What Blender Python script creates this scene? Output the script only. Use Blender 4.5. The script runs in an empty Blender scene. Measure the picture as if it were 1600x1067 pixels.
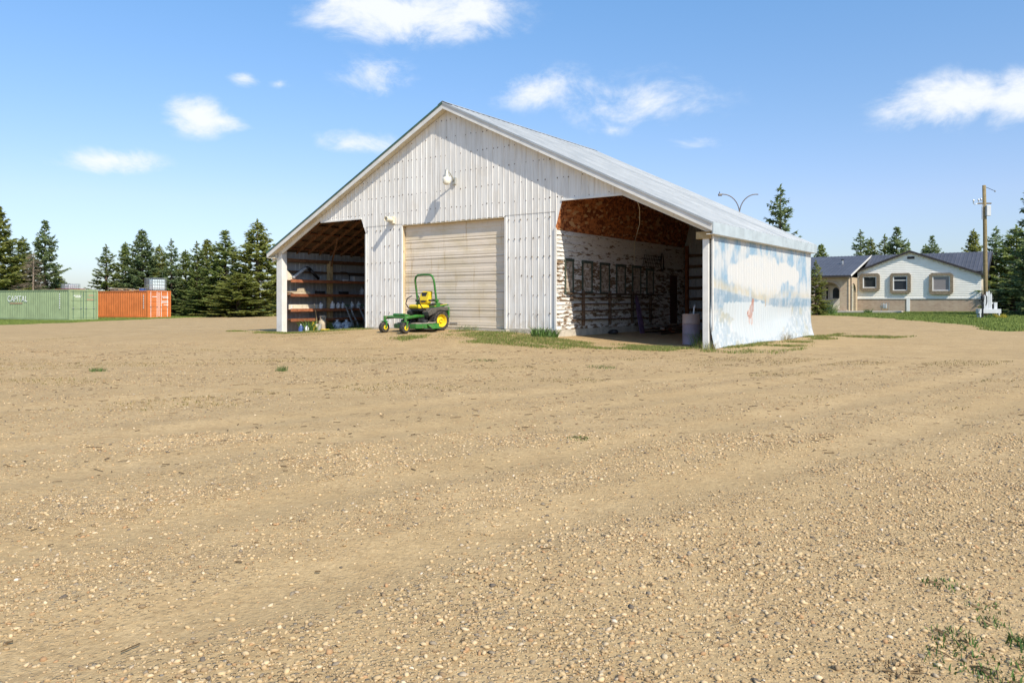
import bpy, math, random
import numpy as np
from mathutils import Vector, Matrix
R = math.radians
PI = math.pi
scene = bpy.context.scene
COL = scene.collection

# ------------------------------------------------------------------ camera
CAM_H = 1.30
F = 1190.0 / 1600.0                 # focal length / sensor width
HOR = 471.0
cam_data = bpy.data.cameras.new("camera")
cam_data.sensor_width = 36.0
cam_data.lens = 36.0 * F
cam_data.shift_y = (HOR - 533.5) / 1600.0
cam_data.clip_start = 0.05
cam_data.clip_end = 5000.0
cam = bpy.data.objects.new("camera", cam_data)
COL.objects.link(cam)
cam.location = (0, 0, CAM_H)
cam.rotation_euler = (R(90), 0, 0)
scene.camera = cam

# ------------------------------------------------------------------ light
TO_SUN = Vector((1.43, -2.28, 2.5)).normalized()
SUN_EL = math.asin(TO_SUN.z)
SUN_ROT = math.atan2(TO_SUN.x, TO_SUN.y)
sun_data = bpy.data.lights.new("sun", 'SUN')
sun_data.energy = 5.0
sun_data.angle = R(0.53)
sun_data.color = (1.0, 0.91, 0.77)
sun = bpy.data.objects.new("sun", sun_data)
COL.objects.link(sun)
sun.location = (20, -30, 40)
sun.rotation_euler = (-TO_SUN).to_track_quat('-Z', 'Y').to_euler()

scene.view_settings.view_transform = 'Standard'
scene.view_settings.look = 'None'
scene.view_settings.exposure = 0.2
scene.view_settings.gamma = 1.0
scene.view_settings.use_curve_mapping = False

world = bpy.data.worlds.new("World")
scene.world = world
world.use_nodes = True


def build_world():
    nt = world.node_tree
    nt.nodes.clear()
    N = nt.nodes.new
    L = nt.links.new
    out = N('ShaderNodeOutputWorld')
    bg = N('ShaderNodeBackground')
    bg.inputs['Strength'].default_value = 0.122
    L(bg.outputs[0], out.inputs[0])
    sky = N('ShaderNodeTexSky')
    sky.sky_type = 'NISHITA'
    sky.sun_disc = False
    sky.sun_elevation = SUN_EL
    sky.sun_rotation = SUN_ROT
    sky.air_density = 1.0
    sky.dust_density = 0.6
    sky.ozone_density = 2.2
    tc = N('ShaderNodeTexCoord')
    sep = N('ShaderNodeSeparateXYZ')
    L(tc.outputs['Generated'], sep.inputs[0])

    def math_(op, a, b=None, clamp=False):
        m = N('ShaderNodeMath')
        m.operation = op
        m.use_clamp = clamp
        for i, v in enumerate((a, b)):
            if v is None:
                continue
            if isinstance(v, (int, float)):
                m.inputs[i].default_value = v
            else:
                L(v, m.inputs[i])
        return m.outputs[0]
    az = math_('ARCTAN2', sep.outputs['X'], sep.outputs['Y'])
    el = math_('ARCSINE', sep.outputs['Z'])
    # fine air colour: the same all round the compass, paler towards the horizon
    ramp = N('ShaderNodeValToRGB')
    cr = ramp.color_ramp
    cr.elements[0].position = 0.0
    cr.elements[0].color = (0.74, 0.81, 1.02, 1)
    cr.elements[1].position = 1.0
    cr.elements[1].color = (1.02, 1.38, 1.55, 1)
    for pos_, c_ in ((.12, (.92, .94, 1.10)), (.25, (1.08, 1.04, 1.20)), (.45, (1.05, 1.15, 1.28)), (.78, (1.02, 1.33, 1.50))):
        e = cr.elements.new(pos_)
        e.color = (*c_, 1)
    L(math_('MULTIPLY', el, 1.0 / 0.5, True), ramp.inputs[0])
    tint = N('ShaderNodeMix')
    tint.data_type = 'RGBA'
    tint.blend_type = 'MULTIPLY'
    tint.inputs[0].default_value = 1.0
    L(sky.outputs[0], tint.inputs[6])
    L(ramp.outputs[0], tint.inputs[7])
    # fair-weather clouds
    com = N('ShaderNodeCombineXYZ')
    L(az, com.inputs[0])
    L(el, com.inputs[1])
    nz = N('ShaderNodeTexNoise')
    nz.inputs['Scale'].default_value = 11.0
    nz.inputs['Detail'].default_value = 10.0
    nz.inputs['Roughness'].default_value = 0.64
    nz.inputs['Distortion'].default_value = 0.35
    mp = N('ShaderNodeVectorMath')
    mp.operation = 'MULTIPLY'
    mp.inputs[1].default_value = (1.0, 1.7, 1.0)
    L(com.outputs[0], mp.inputs[0])
    L(mp.outputs[0], nz.inputs['Vector'])
    pix = [(640, 18, 190, 46, 1.0), (585, 118, 68, 34, .7), (381, 122, 30, 15, .62), (436, 132, 20, 8, .4),
           (308, 182, 60, 32, .95), (345, 190, 62, 18, .8), (170, 251, 90, 24, .88), (552, 223, 80, 20, .68),
           (850, 142, 100, 36, .72), (985, 160, 150, 50, .52), (960, 203, 66, 16, .36), (1085, 226, 80, 20, .55),
           (1480, 160, 130, 46, 1.0), (1590, 155, 95, 48, .9), (355, 296, 26, 8, .28), (438, 298, 20, 7, .28)]
    blobs = []
    for (px, py, rx, ry, o) in pix:
        x = (px - 800) / 1190.0
        z = (HOR - py) / 1190.0
        a = math.atan2(x, 1)
        e_ = math.atan2(z, math.hypot(x, 1))
        c = math.cos(a)
        blobs.append((a, e_, 1.3 * rx / 1190.0 * c * c, 1.35 * ry / 1190.0 * c, o))
    rnd = random.Random(4)
    for k in range(10):
        a = .75 + (2 * PI - 1.5) * (k + rnd.random()) / 10
        if a > PI:
            a -= 2 * PI
        e_ = rnd.uniform(.1, .75)
        blobs.append((a, e_, rnd.uniform(.05, .15), rnd.uniform(.02, .045), rnd.uniform(.5, 1)))
    total = None
    for (a, e_, ra, re, o) in blobs:
        s = N('ShaderNodeVectorMath')
        s.operation = 'SUBTRACT'
        L(com.outputs[0], s.inputs[0])
        s.inputs[1].default_value = (a, e_, 0)
        m = N('ShaderNodeVectorMath')
        m.operation = 'MULTIPLY'
        L(s.outputs[0], m.inputs[0])
        m.inputs[1].default_value = (1 / ra, 1 / re, 0)
        ln = N('ShaderNodeVectorMath')
        ln.operation = 'LENGTH'
        L(m.outputs[0], ln.inputs[0])
        v = math_('MULTIPLY', math_('SUBTRACT', 1.0, ln.outputs['Value'], True), o)
        total = v if total is None else math_('MAXIMUM', total, v)
    nn = math_('MULTIPLY', math_('SUBTRACT', nz.outputs[0], 0.55), 3.0)
    dens = math_('ADD', math_('MULTIPLY', total, 1.6), nn)
    gate = math_('MULTIPLY', total, 2.6, True)
    mr = N('ShaderNodeMapRange')
    mr.interpolation_type = 'SMOOTHSTEP'
    mr.inputs['From Min'].default_value = 0.05
    mr.inputs['From Max'].default_value = 1.15
    L(dens, mr.inputs['Value'])
    fac = math_('MULTIPLY', math_('MULTIPLY', mr.outputs[0], gate), 0.93)
    mix = N('ShaderNodeMix')
    mix.data_type = 'RGBA'
    L(fac, mix.inputs[0])
    L(tint.outputs[2], mix.inputs[6])
    mix.inputs[7].default_value = (7.2, 7.4, 7.7, 1)
    L(mix.outputs[2], bg.inputs['Color'])


build_world()

# ------------------------------------------------------------------ frames of reference
BC = (5.45, 20.9)                    # barn: front right corner on the ground
BU = (-.8077, .5896)                 # along its front, leftwards
BW = (.589, .808)                    # into its depth
BARN_ROT = math.atan2(-BU[1], -BU[0])


def sm(a, b, v):
    t = np.clip((v - a) / (b - a), 0, 1)
    return t * t * (3 - 2 * t)


def barn_sd(x, y):
    dx, dy = x - BC[0], y - BC[1]
    return dx * BU[0] + dy * BU[1], dx * BW[0] + dy * BW[1]


def barn_xy(s, d):
    return BC[0] + BU[0] * s + BW[0] * d, BC[1] + BU[1] * s + BW[1] * d


TRACKS = (-3.3, -4.75, -6.6, -8.1, -11.0)


def track_v(x, y):
    return x * .64 - y * .77 + .012 * (x - 3) ** 2 * (np.asarray(x) > 3)


def hgt(x, y):
    x = np.asarray(x, dtype=float)
    y = np.asarray(y, dtype=float)
    s, d = barn_sd(x, y)
    far = sm(28, 60, y) * (.05 + .0095 * np.clip(x, -48, 48))
    mound = .33 * sm(1.5, 8, s) * sm(18.5, 11, s) * sm(-6.5, -.6, d) * sm(15, 10, d)
    v = track_v(x, y)
    tr = 0
    near = sm(40, 20, np.hypot(x, y))
    for t in TRACKS:
        tr = tr - .016 * np.exp(-((v - t) / .24) ** 2) + .010 * np.exp(-((np.abs(v - t) - .42) / .15) ** 2)
    wob = .008 * np.sin(x * 1.3 + y * .7) * np.cos(y * .9 - x * .4) + .004 * np.sin(x * 4.1 + 1.3 * y) * np.sin(y * 3.3)
    return far + mound + (tr + wob) * near


def H(x, y):
    return float(hgt(x, y))


# ------------------------------------------------------------------ mesh helpers
class MB:
    def __init__(self):
        self.v = []
        self.f = []

    def add(self, vs, fs):
        n = len(self.v)
        self.v.extend([tuple(p) for p in vs])
        self.f.extend([tuple(i + n for i in q) for q in fs])
        return self

    def bx(self, x0, x1, y0, y1, z0, z1):
        return self.add([(x0, y0, z0), (x1, y0, z0), (x1, y1, z0), (x0, y1, z0), (x0, y0, z1), (x1, y0, z1), (x1, y1, z1), (x0, y1, z1)],
                        [(0, 3, 2, 1), (4, 5, 6, 7), (0, 1, 5, 4), (1, 2, 6, 5), (2, 3, 7, 6), (3, 0, 4, 7)])

    def bar(self, p0, p1, w, h, up=(0, 0, 1)):
        p0, p1, up = Vector(p0), Vector(p1), Vector(up)
        d = (p1 - p0).normalized()
        s = d.cross(up)
        if s.length < 1e-4:
            s = d.cross(Vector((0, 1, 0)))
        s.normalize()
        t = s.cross(d).normalized()
        c = [(-1, -1), (1, -1), (1, 1), (-1, 1)]
        vs = [p + s * a * w / 2 + t * b * h / 2 for p in (p0, p1) for a, b in c]
        return self.add(vs, [(0, 1, 2, 3), (4, 7, 6, 5), (0, 4, 5, 1), (1, 5, 6, 2), (2, 6, 7, 3), (3, 7, 4, 0)])

    def cyl(self, p0, p1, r0, r1=None, n=12):
        r1 = r0 if r1 is None else r1
        p0, p1 = Vector(p0), Vector(p1)
        d = (p1 - p0).normalized()
        a = d.cross(Vector((0, 0, 1)))
        if a.length < 1e-3:
            a = d.cross(Vector((1, 0, 0)))
        a.normalize()
        b = d.cross(a)
        vs = []
        for p, r in ((p0, r0), (p1, r1)):
            for k in range(n):
                t = 2 * PI * k / n
                vs.append(p + a * math.cos(t) * r + b * math.sin(t) * r)
        fs = [(k, (k + 1) % n, n + (k + 1) % n, n + k) for k in range(n)]
        fs += [tuple(range(n))[::-1], tuple(range(n, 2 * n))]
        return self.add(vs, fs)

    def tube(self, pts, r, n=8):
        pts = [Vector(p) for p in pts]
        rs = r if isinstance(r, (list, tuple)) else [r] * len(pts)
        vs = []
        prev = None
        for i, p in enumerate(pts):
            d = (pts[min(i + 1, len(pts) - 1)] - pts[max(i - 1, 0)]).normalized()
            if prev is None:
                a = d.cross(Vector((0, 0, 1)))
                if a.length < 1e-2:
                    a = d.cross(Vector((1, 0, 0)))
            else:
                a = prev - d * prev.dot(d)
            a.normalize()
            prev = a
            b = d.cross(a)
            for k in range(n):
                t = 2 * PI * k / n
                vs.append(p + (a * math.cos(t) + b * math.sin(t)) * rs[i])
        m = len(pts)
        fs = [(i * n + k, i * n + (k + 1) % n, (i + 1) * n + (k + 1) % n, (i + 1) * n + k) for i in range(m - 1) for k in range(n)]
        fs += [tuple(range(n))[::-1], tuple(range((m - 1) * n, m * n))]
        return self.add(vs, fs)

    def prism(self, poly, ext):
        ext = Vector(ext)
        n = len(poly)
        vs = [Vector(p) for p in poly] + [Vector(p) + ext for p in poly]
        fs = [tuple(range(n))[::-1], tuple(range(n, 2 * n))] + [(k, (k + 1) % n, n + (k + 1) % n, n + k) for k in range(n)]
        return self.add(vs, fs)

    def lathe(self, prof, c=(0, 0, 0), n=16, axis='z'):
        vs = []
        for (r, z) in prof:
            for k in range(n):
                t = 2 * PI * k / n
                q = (r * math.cos(t), r * math.sin(t), z)
                if axis == 'y':
                    q = (q[0], q[2], q[1])
                elif axis == 'x':
                    q = (q[2], q[0], q[1])
                vs.append((q[0] + c[0], q[1] + c[1], q[2] + c[2]))
        m = len(prof)
        fs = [(i * n + k, i * n + (k + 1) % n, (i + 1) * n + (k + 1) % n, (i + 1) * n + k) for i in range(m - 1) for k in range(n)]
        fs += [tuple(range(n))[::-1], tuple(range((m - 1) * n, m * n))]
        return self.add(vs, fs)

    def build(self, name, mat, parent=None, smooth=False, bevel=0, loc=None, rot=None):
        me = bpy.data.meshes.new(name)
        me.from_pydata(self.v, [], self.f)
        me.validate()
        me.update()
        return link_mesh(name, me, mat, parent, smooth, bevel, loc, rot)


def link_mesh(name, me, mat, parent=None, smooth=False, bevel=0, loc=None, rot=None):
    o = bpy.data.objects.new(name, me)
    COL.objects.link(o)
    if mat is not None and not me.materials:
        me.materials.append(MAT[mat] if isinstance(mat, str) else mat)
    if parent is not None:
        o.parent = parent
    if loc is not None:
        o.location = loc
    if rot is not None:
        o.rotation_euler = rot
    if smooth:
        for p in me.polygons:
            p.use_smooth = True
        if smooth == 'auto':
            me.set_sharp_from_angle(angle=R(40))
    if bevel:
        b = o.modifiers.new('bevel', 'BEVEL')
        b.width = bevel
        b.segments = 2
        b.limit_method = 'ANGLE'
    return o


def np_mesh(name, verts, faces, attr=None):
    """verts (n,3), faces (m,k) of equal size; attr: {name: (n,4)} point colours"""
    me = bpy.data.meshes.new(name)
    n, (m, k) = len(verts), faces.shape
    me.vertices.add(n)
    me.vertices.foreach_set('co', np.ascontiguousarray(verts, dtype=np.float32).ravel())
    me.loops.add(m * k)
    me.loops.foreach_set('vertex_index', np.ascontiguousarray(faces, dtype=np.int32).ravel())
    me.polygons.add(m)
    me.polygons.foreach_set('loop_start', np.arange(0, m * k, k, dtype=np.int32))
    me.polygons.foreach_set('loop_total', np.full(m, k, dtype=np.int32))
    me.update(calc_edges=True)
    for an, col in (attr or {}).items():
        a = me.attributes.new(an, 'FLOAT_COLOR', 'POINT')
        a.data.foreach_set('color', np.ascontiguousarray(col, dtype=np.float32).ravel())
    return me


def tag(o, label=None, cat=None, group=None, kind=None):
    if label:
        o['label'] = label
    if cat:
        o['category'] = cat
    if group:
        o['group'] = group
    if kind:
        o['kind'] = kind
    return o


def thing(name, label, cat, loc=(0, 0, 0), rotz=0, group=None):
    o = bpy.data.objects.new(name, None)
    o.empty_display_size = .2
    COL.objects.link(o)
    o.location = loc
    o.rotation_euler = (0, 0, rotz)
    return tag(o, label, cat, group)


def copy_tree(o, parent=None):
    c = o.copy()
    COL.objects.link(c)
    c.parent = parent
    for ch in o.children:
        copy_tree(ch, c)
    return c


# ------------------------------------------------------------------ materials
MAT = {}


class NT:
    def __init__(self, name):
        self.m = bpy.data.materials.new(name)
        self.m.use_nodes = True
        self.nt = self.m.node_tree
        self.nt.nodes.clear()
        self.out = self.N('ShaderNodeOutputMaterial')
        self.p = self.N('ShaderNodeBsdfPrincipled')
        self.L(self.p.outputs[0], self.out.inputs[0])
        MAT[name] = self.m

    def N(self, t):
        return self.nt.nodes.new(t)

    def L(self, a, b):
        self.nt.links.new(a, b)

    def put(self, sock, v):
        if v is None:
            return
        if hasattr(v, 'is_linked') or hasattr(v, 'links'):
            self.L(v, sock)
        elif isinstance(v, (tuple, list)) and len(v) == 3 and sock.type == 'RGBA':
            sock.default_value = (*v, 1)
        else:
            sock.default_value = v

    def coord(self, kind='Object', scale=(1, 1, 1), rot=(0, 0, 0)):
        tc = self.N('ShaderNodeTexCoord')
        mp = self.N('ShaderNodeMapping')
        mp.inputs['Scale'].default_value = scale
        mp.inputs['Rotation'].default_value = rot
        self.L(tc.outputs[kind], mp.inputs[0])
        return mp.outputs[0]

    def world(self, scale=(1, 1, 1)):
        g = self.N('ShaderNodeNewGeometry')
        mp = self.N('ShaderNodeMapping')
        mp.inputs['Scale'].default_value = scale
        self.L(g.outputs['Position'], mp.inputs[0])
        return mp.outputs[0]

    def noise(self, vec, scale, detail=4, rough=.55, dist=0):
        n = self.N('ShaderNodeTexNoise')
        n.inputs['Scale'].default_value = scale
        n.inputs['Detail'].default_value = detail
        n.inputs['Roughness'].default_value = rough
        n.inputs['Distortion'].default_value = dist
        self.L(vec, n.inputs['Vector'])
        return n.outputs[0]

    def vor(self, vec, scale, feat='F1', out='Distance', rnd=1):
        n = self.N('ShaderNodeTexVoronoi')
        n.feature = feat
        n.inputs['Scale'].default_value = scale
        n.inputs['Randomness'].default_value = rnd
        self.L(vec, n.inputs['Vector'])
        return n.outputs[out]

    def ramp(self, v, a, b, lo=0., hi=1.):
        n = self.N('ShaderNodeMapRange')
        n.interpolation_type = 'SMOOTHSTEP'
        for k, x in (('From Min', a), ('From Max', b), ('To Min', lo), ('To Max', hi)):
            n.inputs[k].default_value = x
        self.L(v, n.inputs['Value'])
        return n.outputs[0]

    def mix(self, fac, a, b, mode='MIX'):
        n = self.N('ShaderNodeMix')
        n.data_type = 'RGBA'
        n.blend_type = mode
        self.put(n.inputs[0], fac)
        self.put(n.inputs[6], a)
        self.put(n.inputs[7], b)
        return n.outputs[2]

    def math(self, op, a, b=None, clamp=False):
        n = self.N('ShaderNodeMath')
        n.operation = op
        n.use_clamp = clamp
        self.put(n.inputs[0], a)
        self.put(n.inputs[1], b)
        return n.outputs[0]

    def vary(self, col, amount, source='object'):
        """multiply a colour by a random brightness per object or per mesh island"""
        if source == 'object':
            r = self.N('ShaderNodeObjectInfo').outputs['Random']
        else:
            r = self.N('ShaderNodeNewGeometry').outputs['Random Per Island']
        mr = self.N('ShaderNodeMapRange')
        mr.inputs['To Min'].default_value = 1 - amount
        mr.inputs['To Max'].default_value = 1 + amount
        self.L(r, mr.inputs['Value'])
        v = self.N('ShaderNodeVectorMath')
        v.operation = 'SCALE'
        self.put(v.inputs[0], col if not isinstance(col, tuple) else col[:3])
        self.L(mr.outputs[0], v.inputs['Scale'])
        return v.outputs[0]

    def rnd(self, source='object'):
        if source == 'object':
            return self.N('ShaderNodeObjectInfo').outputs['Random']
        return self.N('ShaderNodeNewGeometry').outputs['Random Per Island']

    def bump(self, h, strength, dist=.01):
        b = self.N('ShaderNodeBump')
        b.inputs['Strength'].default_value = strength
        b.inputs['Distance'].default_value = dist
        self.L(h, b.inputs['Height'])
        self.L(b.outputs[0], self.p.inputs['Normal'])

    def fin(self, col, rough=.7, metal=0., spec=.4):
        self.put(self.p.inputs['Base Color'], col)
        self.put(self.p.inputs['Roughness'], rough)
        self.p.inputs['Metallic'].default_value = metal
        self.p.inputs['Specular IOR Level'].default_value = spec


def simple(name, col, rough=.6, metal=0., var=.12, scale=4., dirt=None, dirt_amt=.35, bump=.0, objvar=.05, spec=.4, stretch=(1, 1, 1)):
    t = NT(name)
    c = t.coord('Object', stretch)
    n = t.noise(c, scale, 5)
    lo = tuple(max(0, k * (1 - var)) for k in col)
    hi = tuple(min(1, k * (1 + var)) for k in col)
    k = t.mix(t.ramp(n, .3, .7), lo, hi)
    if dirt:
        d = t.noise(c, scale * 2.3, 6, .65)
        k = t.mix(t.ramp(d, 1 - dirt_amt - .12, 1 - dirt_amt + .1), k, dirt)
    if objvar:
        k = t.vary(k, objvar)
    t.fin(k, rough, metal, spec)
    if bump:
        t.bump(t.noise(c, scale * 6, 5), bump, .01)
    return t.m


def make_materials():
    # gravel yard -------------------------------------------------
    t = NT('gravel')
    w = t.world()
    big = t.noise(w, .35, 4, .6)
    mid = t.noise(w, 2.2, 5, .65)
    fine = t.noise(w, 38, 4, .7)
    dust = t.mix(t.ramp(big, .35, .68), (.51, .365, .185), (.59, .43, .232))
    dust = t.mix(t.ramp(mid, .38, .72), dust, (.46, .318, .158))
    dust = t.mix(t.ramp(fine, .3, .75), t.mix(.85, dust, (.36, .25, .125)), dust)
    dust = t.mix(t.ramp(t.noise(w, 11, 5, .75), .50, .70), dust, (.34, .235, .118))
    dust = t.mix(t.math('MULTIPLY', t.ramp(t.noise(t.world((1, 1.8, 1)), 3.2, 6, .75), .54, .68), .6), dust, (.36, .24, .118))
    cellc = t.vor(w, 46, 'F1', 'Color')
    celld = t.vor(w, 46, 'F1', 'Distance')
    sepc = t.N('ShaderNodeSeparateColor')
    t.L(cellc, sepc.inputs[0])
    stone = t.mix(t.ramp(sepc.outputs[0], .1, .9), (.31, .20, .098), (.60, .435, .25))
    stone = t.mix(t.ramp(sepc.outputs[1], .86, .9), stone, (.27, .235, .19))
    ta = t.N('ShaderNodeAttribute')
    ta.attribute_name = 'track'
    pres = t.math('MULTIPLY', t.ramp(sepc.outputs[2], .3, .55), t.ramp(celld, .5, .30))
    pres = t.math('MULTIPLY', pres, t.ramp(t.noise(w, 1.1, 4, .6), .3, .62))
    pres = t.math('MULTIPLY', pres, t.ramp(ta.outputs['Fac'], .1, .9, 1., .25))
    col = t.mix(pres, dust, stone)
    # trodden streaks of darker organic crumbs
    crumbs = t.noise(t.world((1.0, 2.6, 1)), 5.5, 6, .72)
    area = t.noise(w, .5, 3, .6)
    cr = t.math('MULTIPLY', t.ramp(crumbs, .61, .69), t.ramp(area, .40, .60))
    col = t.mix(t.math('MULTIPLY', cr, .6), col, (.085, .065, .036))
    t.fin(col, .93, 0, .15)
    hsum = t.math('ADD', t.math('MULTIPLY', pres, .9), t.math('MULTIPLY', fine, .5))
    t.bump(t.math('ADD', hsum, t.math('MULTIPLY', t.noise(w, 11, 5, .75), 1.2)), .9, .016)
    # lawn --------------------------------------------------------
    t = NT('lawn')
    w = t.world()
    a = t.noise(w, .5, 4, .6)
    b = t.noise(w, 9, 5, .7)
    col = t.mix(t.ramp(a, .35, .65), (.12, .18, .03), (.17, .22, .048))
    col = t.mix(t.ramp(b, .4, .7), t.mix(.5, col, (.05, .07, .015)), col)
    col = t.mix(t.ramp(t.noise(w, 1.7, 5, .7), .6, .75), col, (.24, .21, .09))
    t.fin(col, .9, 0, .1)
    t.bump(b, .8, .04)
    t = NT('grass_blade')
    r = t.rnd('island')
    col = t.mix(t.ramp(r, 0, .7), (.085, .13, .022), (.18, .21, .045))
    col = t.mix(t.ramp(r, .62, .8), col, (.30, .235, .10))
    t.fin(col, .7, 0, .25)
    t = NT('lawn_blade')
    r = t.rnd('island')
    t.fin(t.mix(r, (.11, .155, .030), (.20, .235, .055)), .7, 0, .25)
    t = NT('dry_blade')
    r = t.rnd('island')
    col = t.mix(t.ramp(r, .2, .9), (.30, .22, .10), (.15, .14, .045))
    t.fin(col, .8, 0, .2)
    t = NT('weed_leaf')
    r = t.rnd('island')
    t.fin(t.mix(r, (.04, .085, .018), (.10, .18, .035)), .6, 0, .3)
    t = NT('litter')
    r = t.rnd('island')
    t.fin(t.mix(r, (.06, .04, .022), (.19, .13, .07)), .9, 0, .1)
    t = NT('pebble')
    at = t.N('ShaderNodeAttribute')
    at.attribute_name = 'col'
    t.fin(at.outputs['Color'], .85, 0, .25)
    # barn siding: weathered white steel --------------------------
    t = NT('siding')
    w = t.world()
    streak = t.noise(t.coord('Object', (6, 6, .35)), 2.2, 5, .65)
    blot = t.noise(t.coord('Object'), 1.3, 5, .65)
    col = t.mix(t.ramp(streak, .42, .72), (.80, .78, .735), (.62, .585, .53))
    col = t.mix(t.math('MULTIPLY', t.ramp(blot, .5, .75), .5), col, (.64, .58, .49))
    scuff = t.noise(t.coord('Object', (14, 14, 1.2)), 3, 6, .7)
    col = t.mix(t.ramp(scuff, .69, .77), col, (.48, .43, .36))
    sx = t.N('ShaderNodeSeparateXYZ')
    t.L(w, sx.inputs[0])
    mud = t.math('MULTIPLY', t.ramp(sx.outputs['Z'], 1.25, .38), t.ramp(t.noise(t.coord('Object', (3, 3, 1.4)), 2.5, 6, .7), .38, .66))
    col = t.mix(t.math('MULTIPLY', mud, .55), col, (.46, .36, .23))
    col = t.vary(col, .055)
    t.fin(col, .5, 0, .4)
    t.bump(t.noise(t.coord('Object', (1, 1, .5)), 3.0, 3), .12, .03)
    simple('fascia_blue', (.40, .46, .49), .5, 0, .1, 2.5, (.30, .32, .32), .3, .05)
    simple('mast_grey', (.17, .16, .15), .5, .3, .1, 5)
    simple('trim_white', (.70, .685, .645), .5, 0, .07, 2.5, (.50, .45, .38), .3, .05)
    simple('trim_cream', (.70, .64, .50), .6, 0, .1, 3, (.38, .30, .2), .35, .05)
    simple('fender_grey', (.075, .07, .06), .55, 0, .25, 8, (.16, .13, .09), .4)
    simple('screw', (.16, .12, .09), .6, .3, .3, 30)
    t = NT('mural')
    at = t.N('ShaderNodeAttribute')
    at.attribute_name = 'paint'
    streak = t.noise(t.coord('Object', (5, 5, .5)), 3, 5, .7)
    col = t.mix(t.math('MULTIPLY', t.ramp(streak, .5, .75), .28), at.outputs['Color'], (.55, .56, .55))
    chip = t.noise(t.coord('Object', (9, 9, 3)), 5, 6, .75)
    col = t.mix(t.ramp(chip, .69, .75), col, (.42, .41, .38))
    t.fin(col, .5, 0, .35)
    t.bump(t.noise(t.coord('Object', (1, 1, .5)), 2.5, 3), .15, .03)
    t = NT('roof_metal')
    c = t.coord('Object')
    n = t.noise(c, 1.2, 5, .65)
    col = t.mix(t.ramp(n, .3, .7), (.40, .42, .42), (.52, .53, .52))
    col = t.mix(t.ramp(t.noise(t.coord('Object', (1, 5, 1)), 3, 5, .7), .6, .75), col, (.42, .40, .35))
    col = t.vary(col, .06)
    t.fin(col, .48, .35, .4)
    # overhead door -----------------------------------------------
    t = NT('door_panel')
    st = t.noise(t.coord('Object', (5, 1, .4)), 1.6, 5, .65)
    bl = t.noise(t.coord('Object', (.7, 1, 1.2)), 1.5, 5, .6)
    col = t.mix(t.ramp(bl, .38, .7), (.72, .625, .51), (.64, .54, .39))
    col = t.mix(t.ramp(st, .56, .76), col, (.50, .37, .20))
    col = t.vary(col, .05)
    t.fin(col, .55, 0, .35)
    simple('door_frame', (.56, .44, .27), .7, 0, .15, 4, (.33, .25, .15), .35)
    simple('galv', (.45, .46, .46), .4, .7, .15, 8)
    # flaking white paint on planks -------------------------------
    t = NT('peeling_plank')
    oi = t.N('ShaderNodeObjectInfo')
    tc = t.N('ShaderNodeTexCoord')
    addv = t.N('ShaderNodeVectorMath')
    addv.operation = 'ADD'
    sc = t.N('ShaderNodeVectorMath')
    sc.operation = 'SCALE'
    sc.inputs[0].default_value = (37, 11, 53)
    t.L(oi.outputs['Random'], sc.inputs['Scale'])
    t.L(tc.outputs['Object'], addv.inputs[0])
    t.L(sc.outputs[0], addv.inputs[1])
    mp = t.N('ShaderNodeMapping')
    mp.inputs['Scale'].default_value = (3, 1.1, 4.5)
    t.L(addv.outputs[0], mp.inputs[0])
    n1 = t.noise(mp.outputs[0], 2.0, 8, .72, .3)
    n2 = t.noise(mp.outputs[0], 9, 5, .7)
    at = t.N('ShaderNodeAttribute')
    at.attribute_type = 'OBJECT'
    at.attribute_name = '["wear"]'
    thr = t.math('SUBTRACT', n1, at.outputs['Fac'])
    bare = t.mix(t.ramp(n2, .3, .7), (.10, .06, .035), (.28, .19, .11))
    paint = t.mix(t.ramp(n2, .3, .7), (.80, .78, .73), (.62, .585, .53))
    fl = t.ramp(thr, -.03, .03)
    t.fin(t.mix(fl, paint, bare), .8, 0, .2)
    t.bump(t.math('ADD', t.math('MULTIPLY', fl, -.6), n2), .5, .008)
    # strand board -------------------------------------------------
    t = NT('strand_board')
    c = t.coord('Object', (1, 1, 1), (.5, .4, .7))
    v1 = t.vor(t.coord('Object', (1, .38, 1), (0, .3, .6)), 13, 'F1', 'Color')
    v2 = t.vor(t.coord('Object', (.38, 1, 1), (.2, 0, -.5)), 15, 'F1', 'Color')
    s1 = t.N('ShaderNodeSeparateColor')
    t.L(v1, s1.inputs[0])
    s2 = t.N('ShaderNodeSeparateColor')
    t.L(v2, s2.inputs[0])
    q = t.math('MULTIPLY', t.math('ADD', s1.outputs[0], s2.outputs[1]), .5)
    col = t.mix(t.ramp(q, .2, .8), (.16, .045, .016), (.52, .20, .075))
    col = t.mix(t.ramp(s1.outputs[2], .88, .92), col, (.55, .34, .18))
    t.fin(col, .75, 0, .25)
    t.bump(q, .4, .01)
    # timber ---------------------------------------------------------
    for nm, ca, cb in (('rafter_wood', (.105, .048, .024), (.24, .125, .065)), ('red_wood', (.19, .062, .028), (.34, .13, .062)),
                       ('dark_wood', (.085, .052, .034), (.17, .11, .07)), ('post_wood', (.36, .26, .13), (.52, .40, .22)),
                       ('grey_wood', (.24, .20, .16), (.40, .35, .28)), ('pale_wood', (.52, .42, .27), (.68, .58, .42)),
                       ('pole_wood', (.15, .115, .058), (.25, .195, .105))):
        t = NT(nm)
        g = t.noise(t.coord('Object', (1.5, 1.5, 1.5)), 6, 6, .7, .8)
        col = t.mix(t.ramp(g, .3, .7), ca, cb)
        col = t.vary(col, .18)
        t.fin(col, .8, 0, .2)
        t.bump(g, .3, .01)
    simple('concrete', (.46, .42, .35), .9, 0, .15, 3, (.30, .26, .2), .35, .4)
    simple('paving', (.50, .46, .39), .9, 0, .1, 3, (.38, .34, .28), .35, .2)
    simple('green_frame', (.055, .075, .055), .7, 0, .3, 8, (.16, .13, .1), .35)
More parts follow.
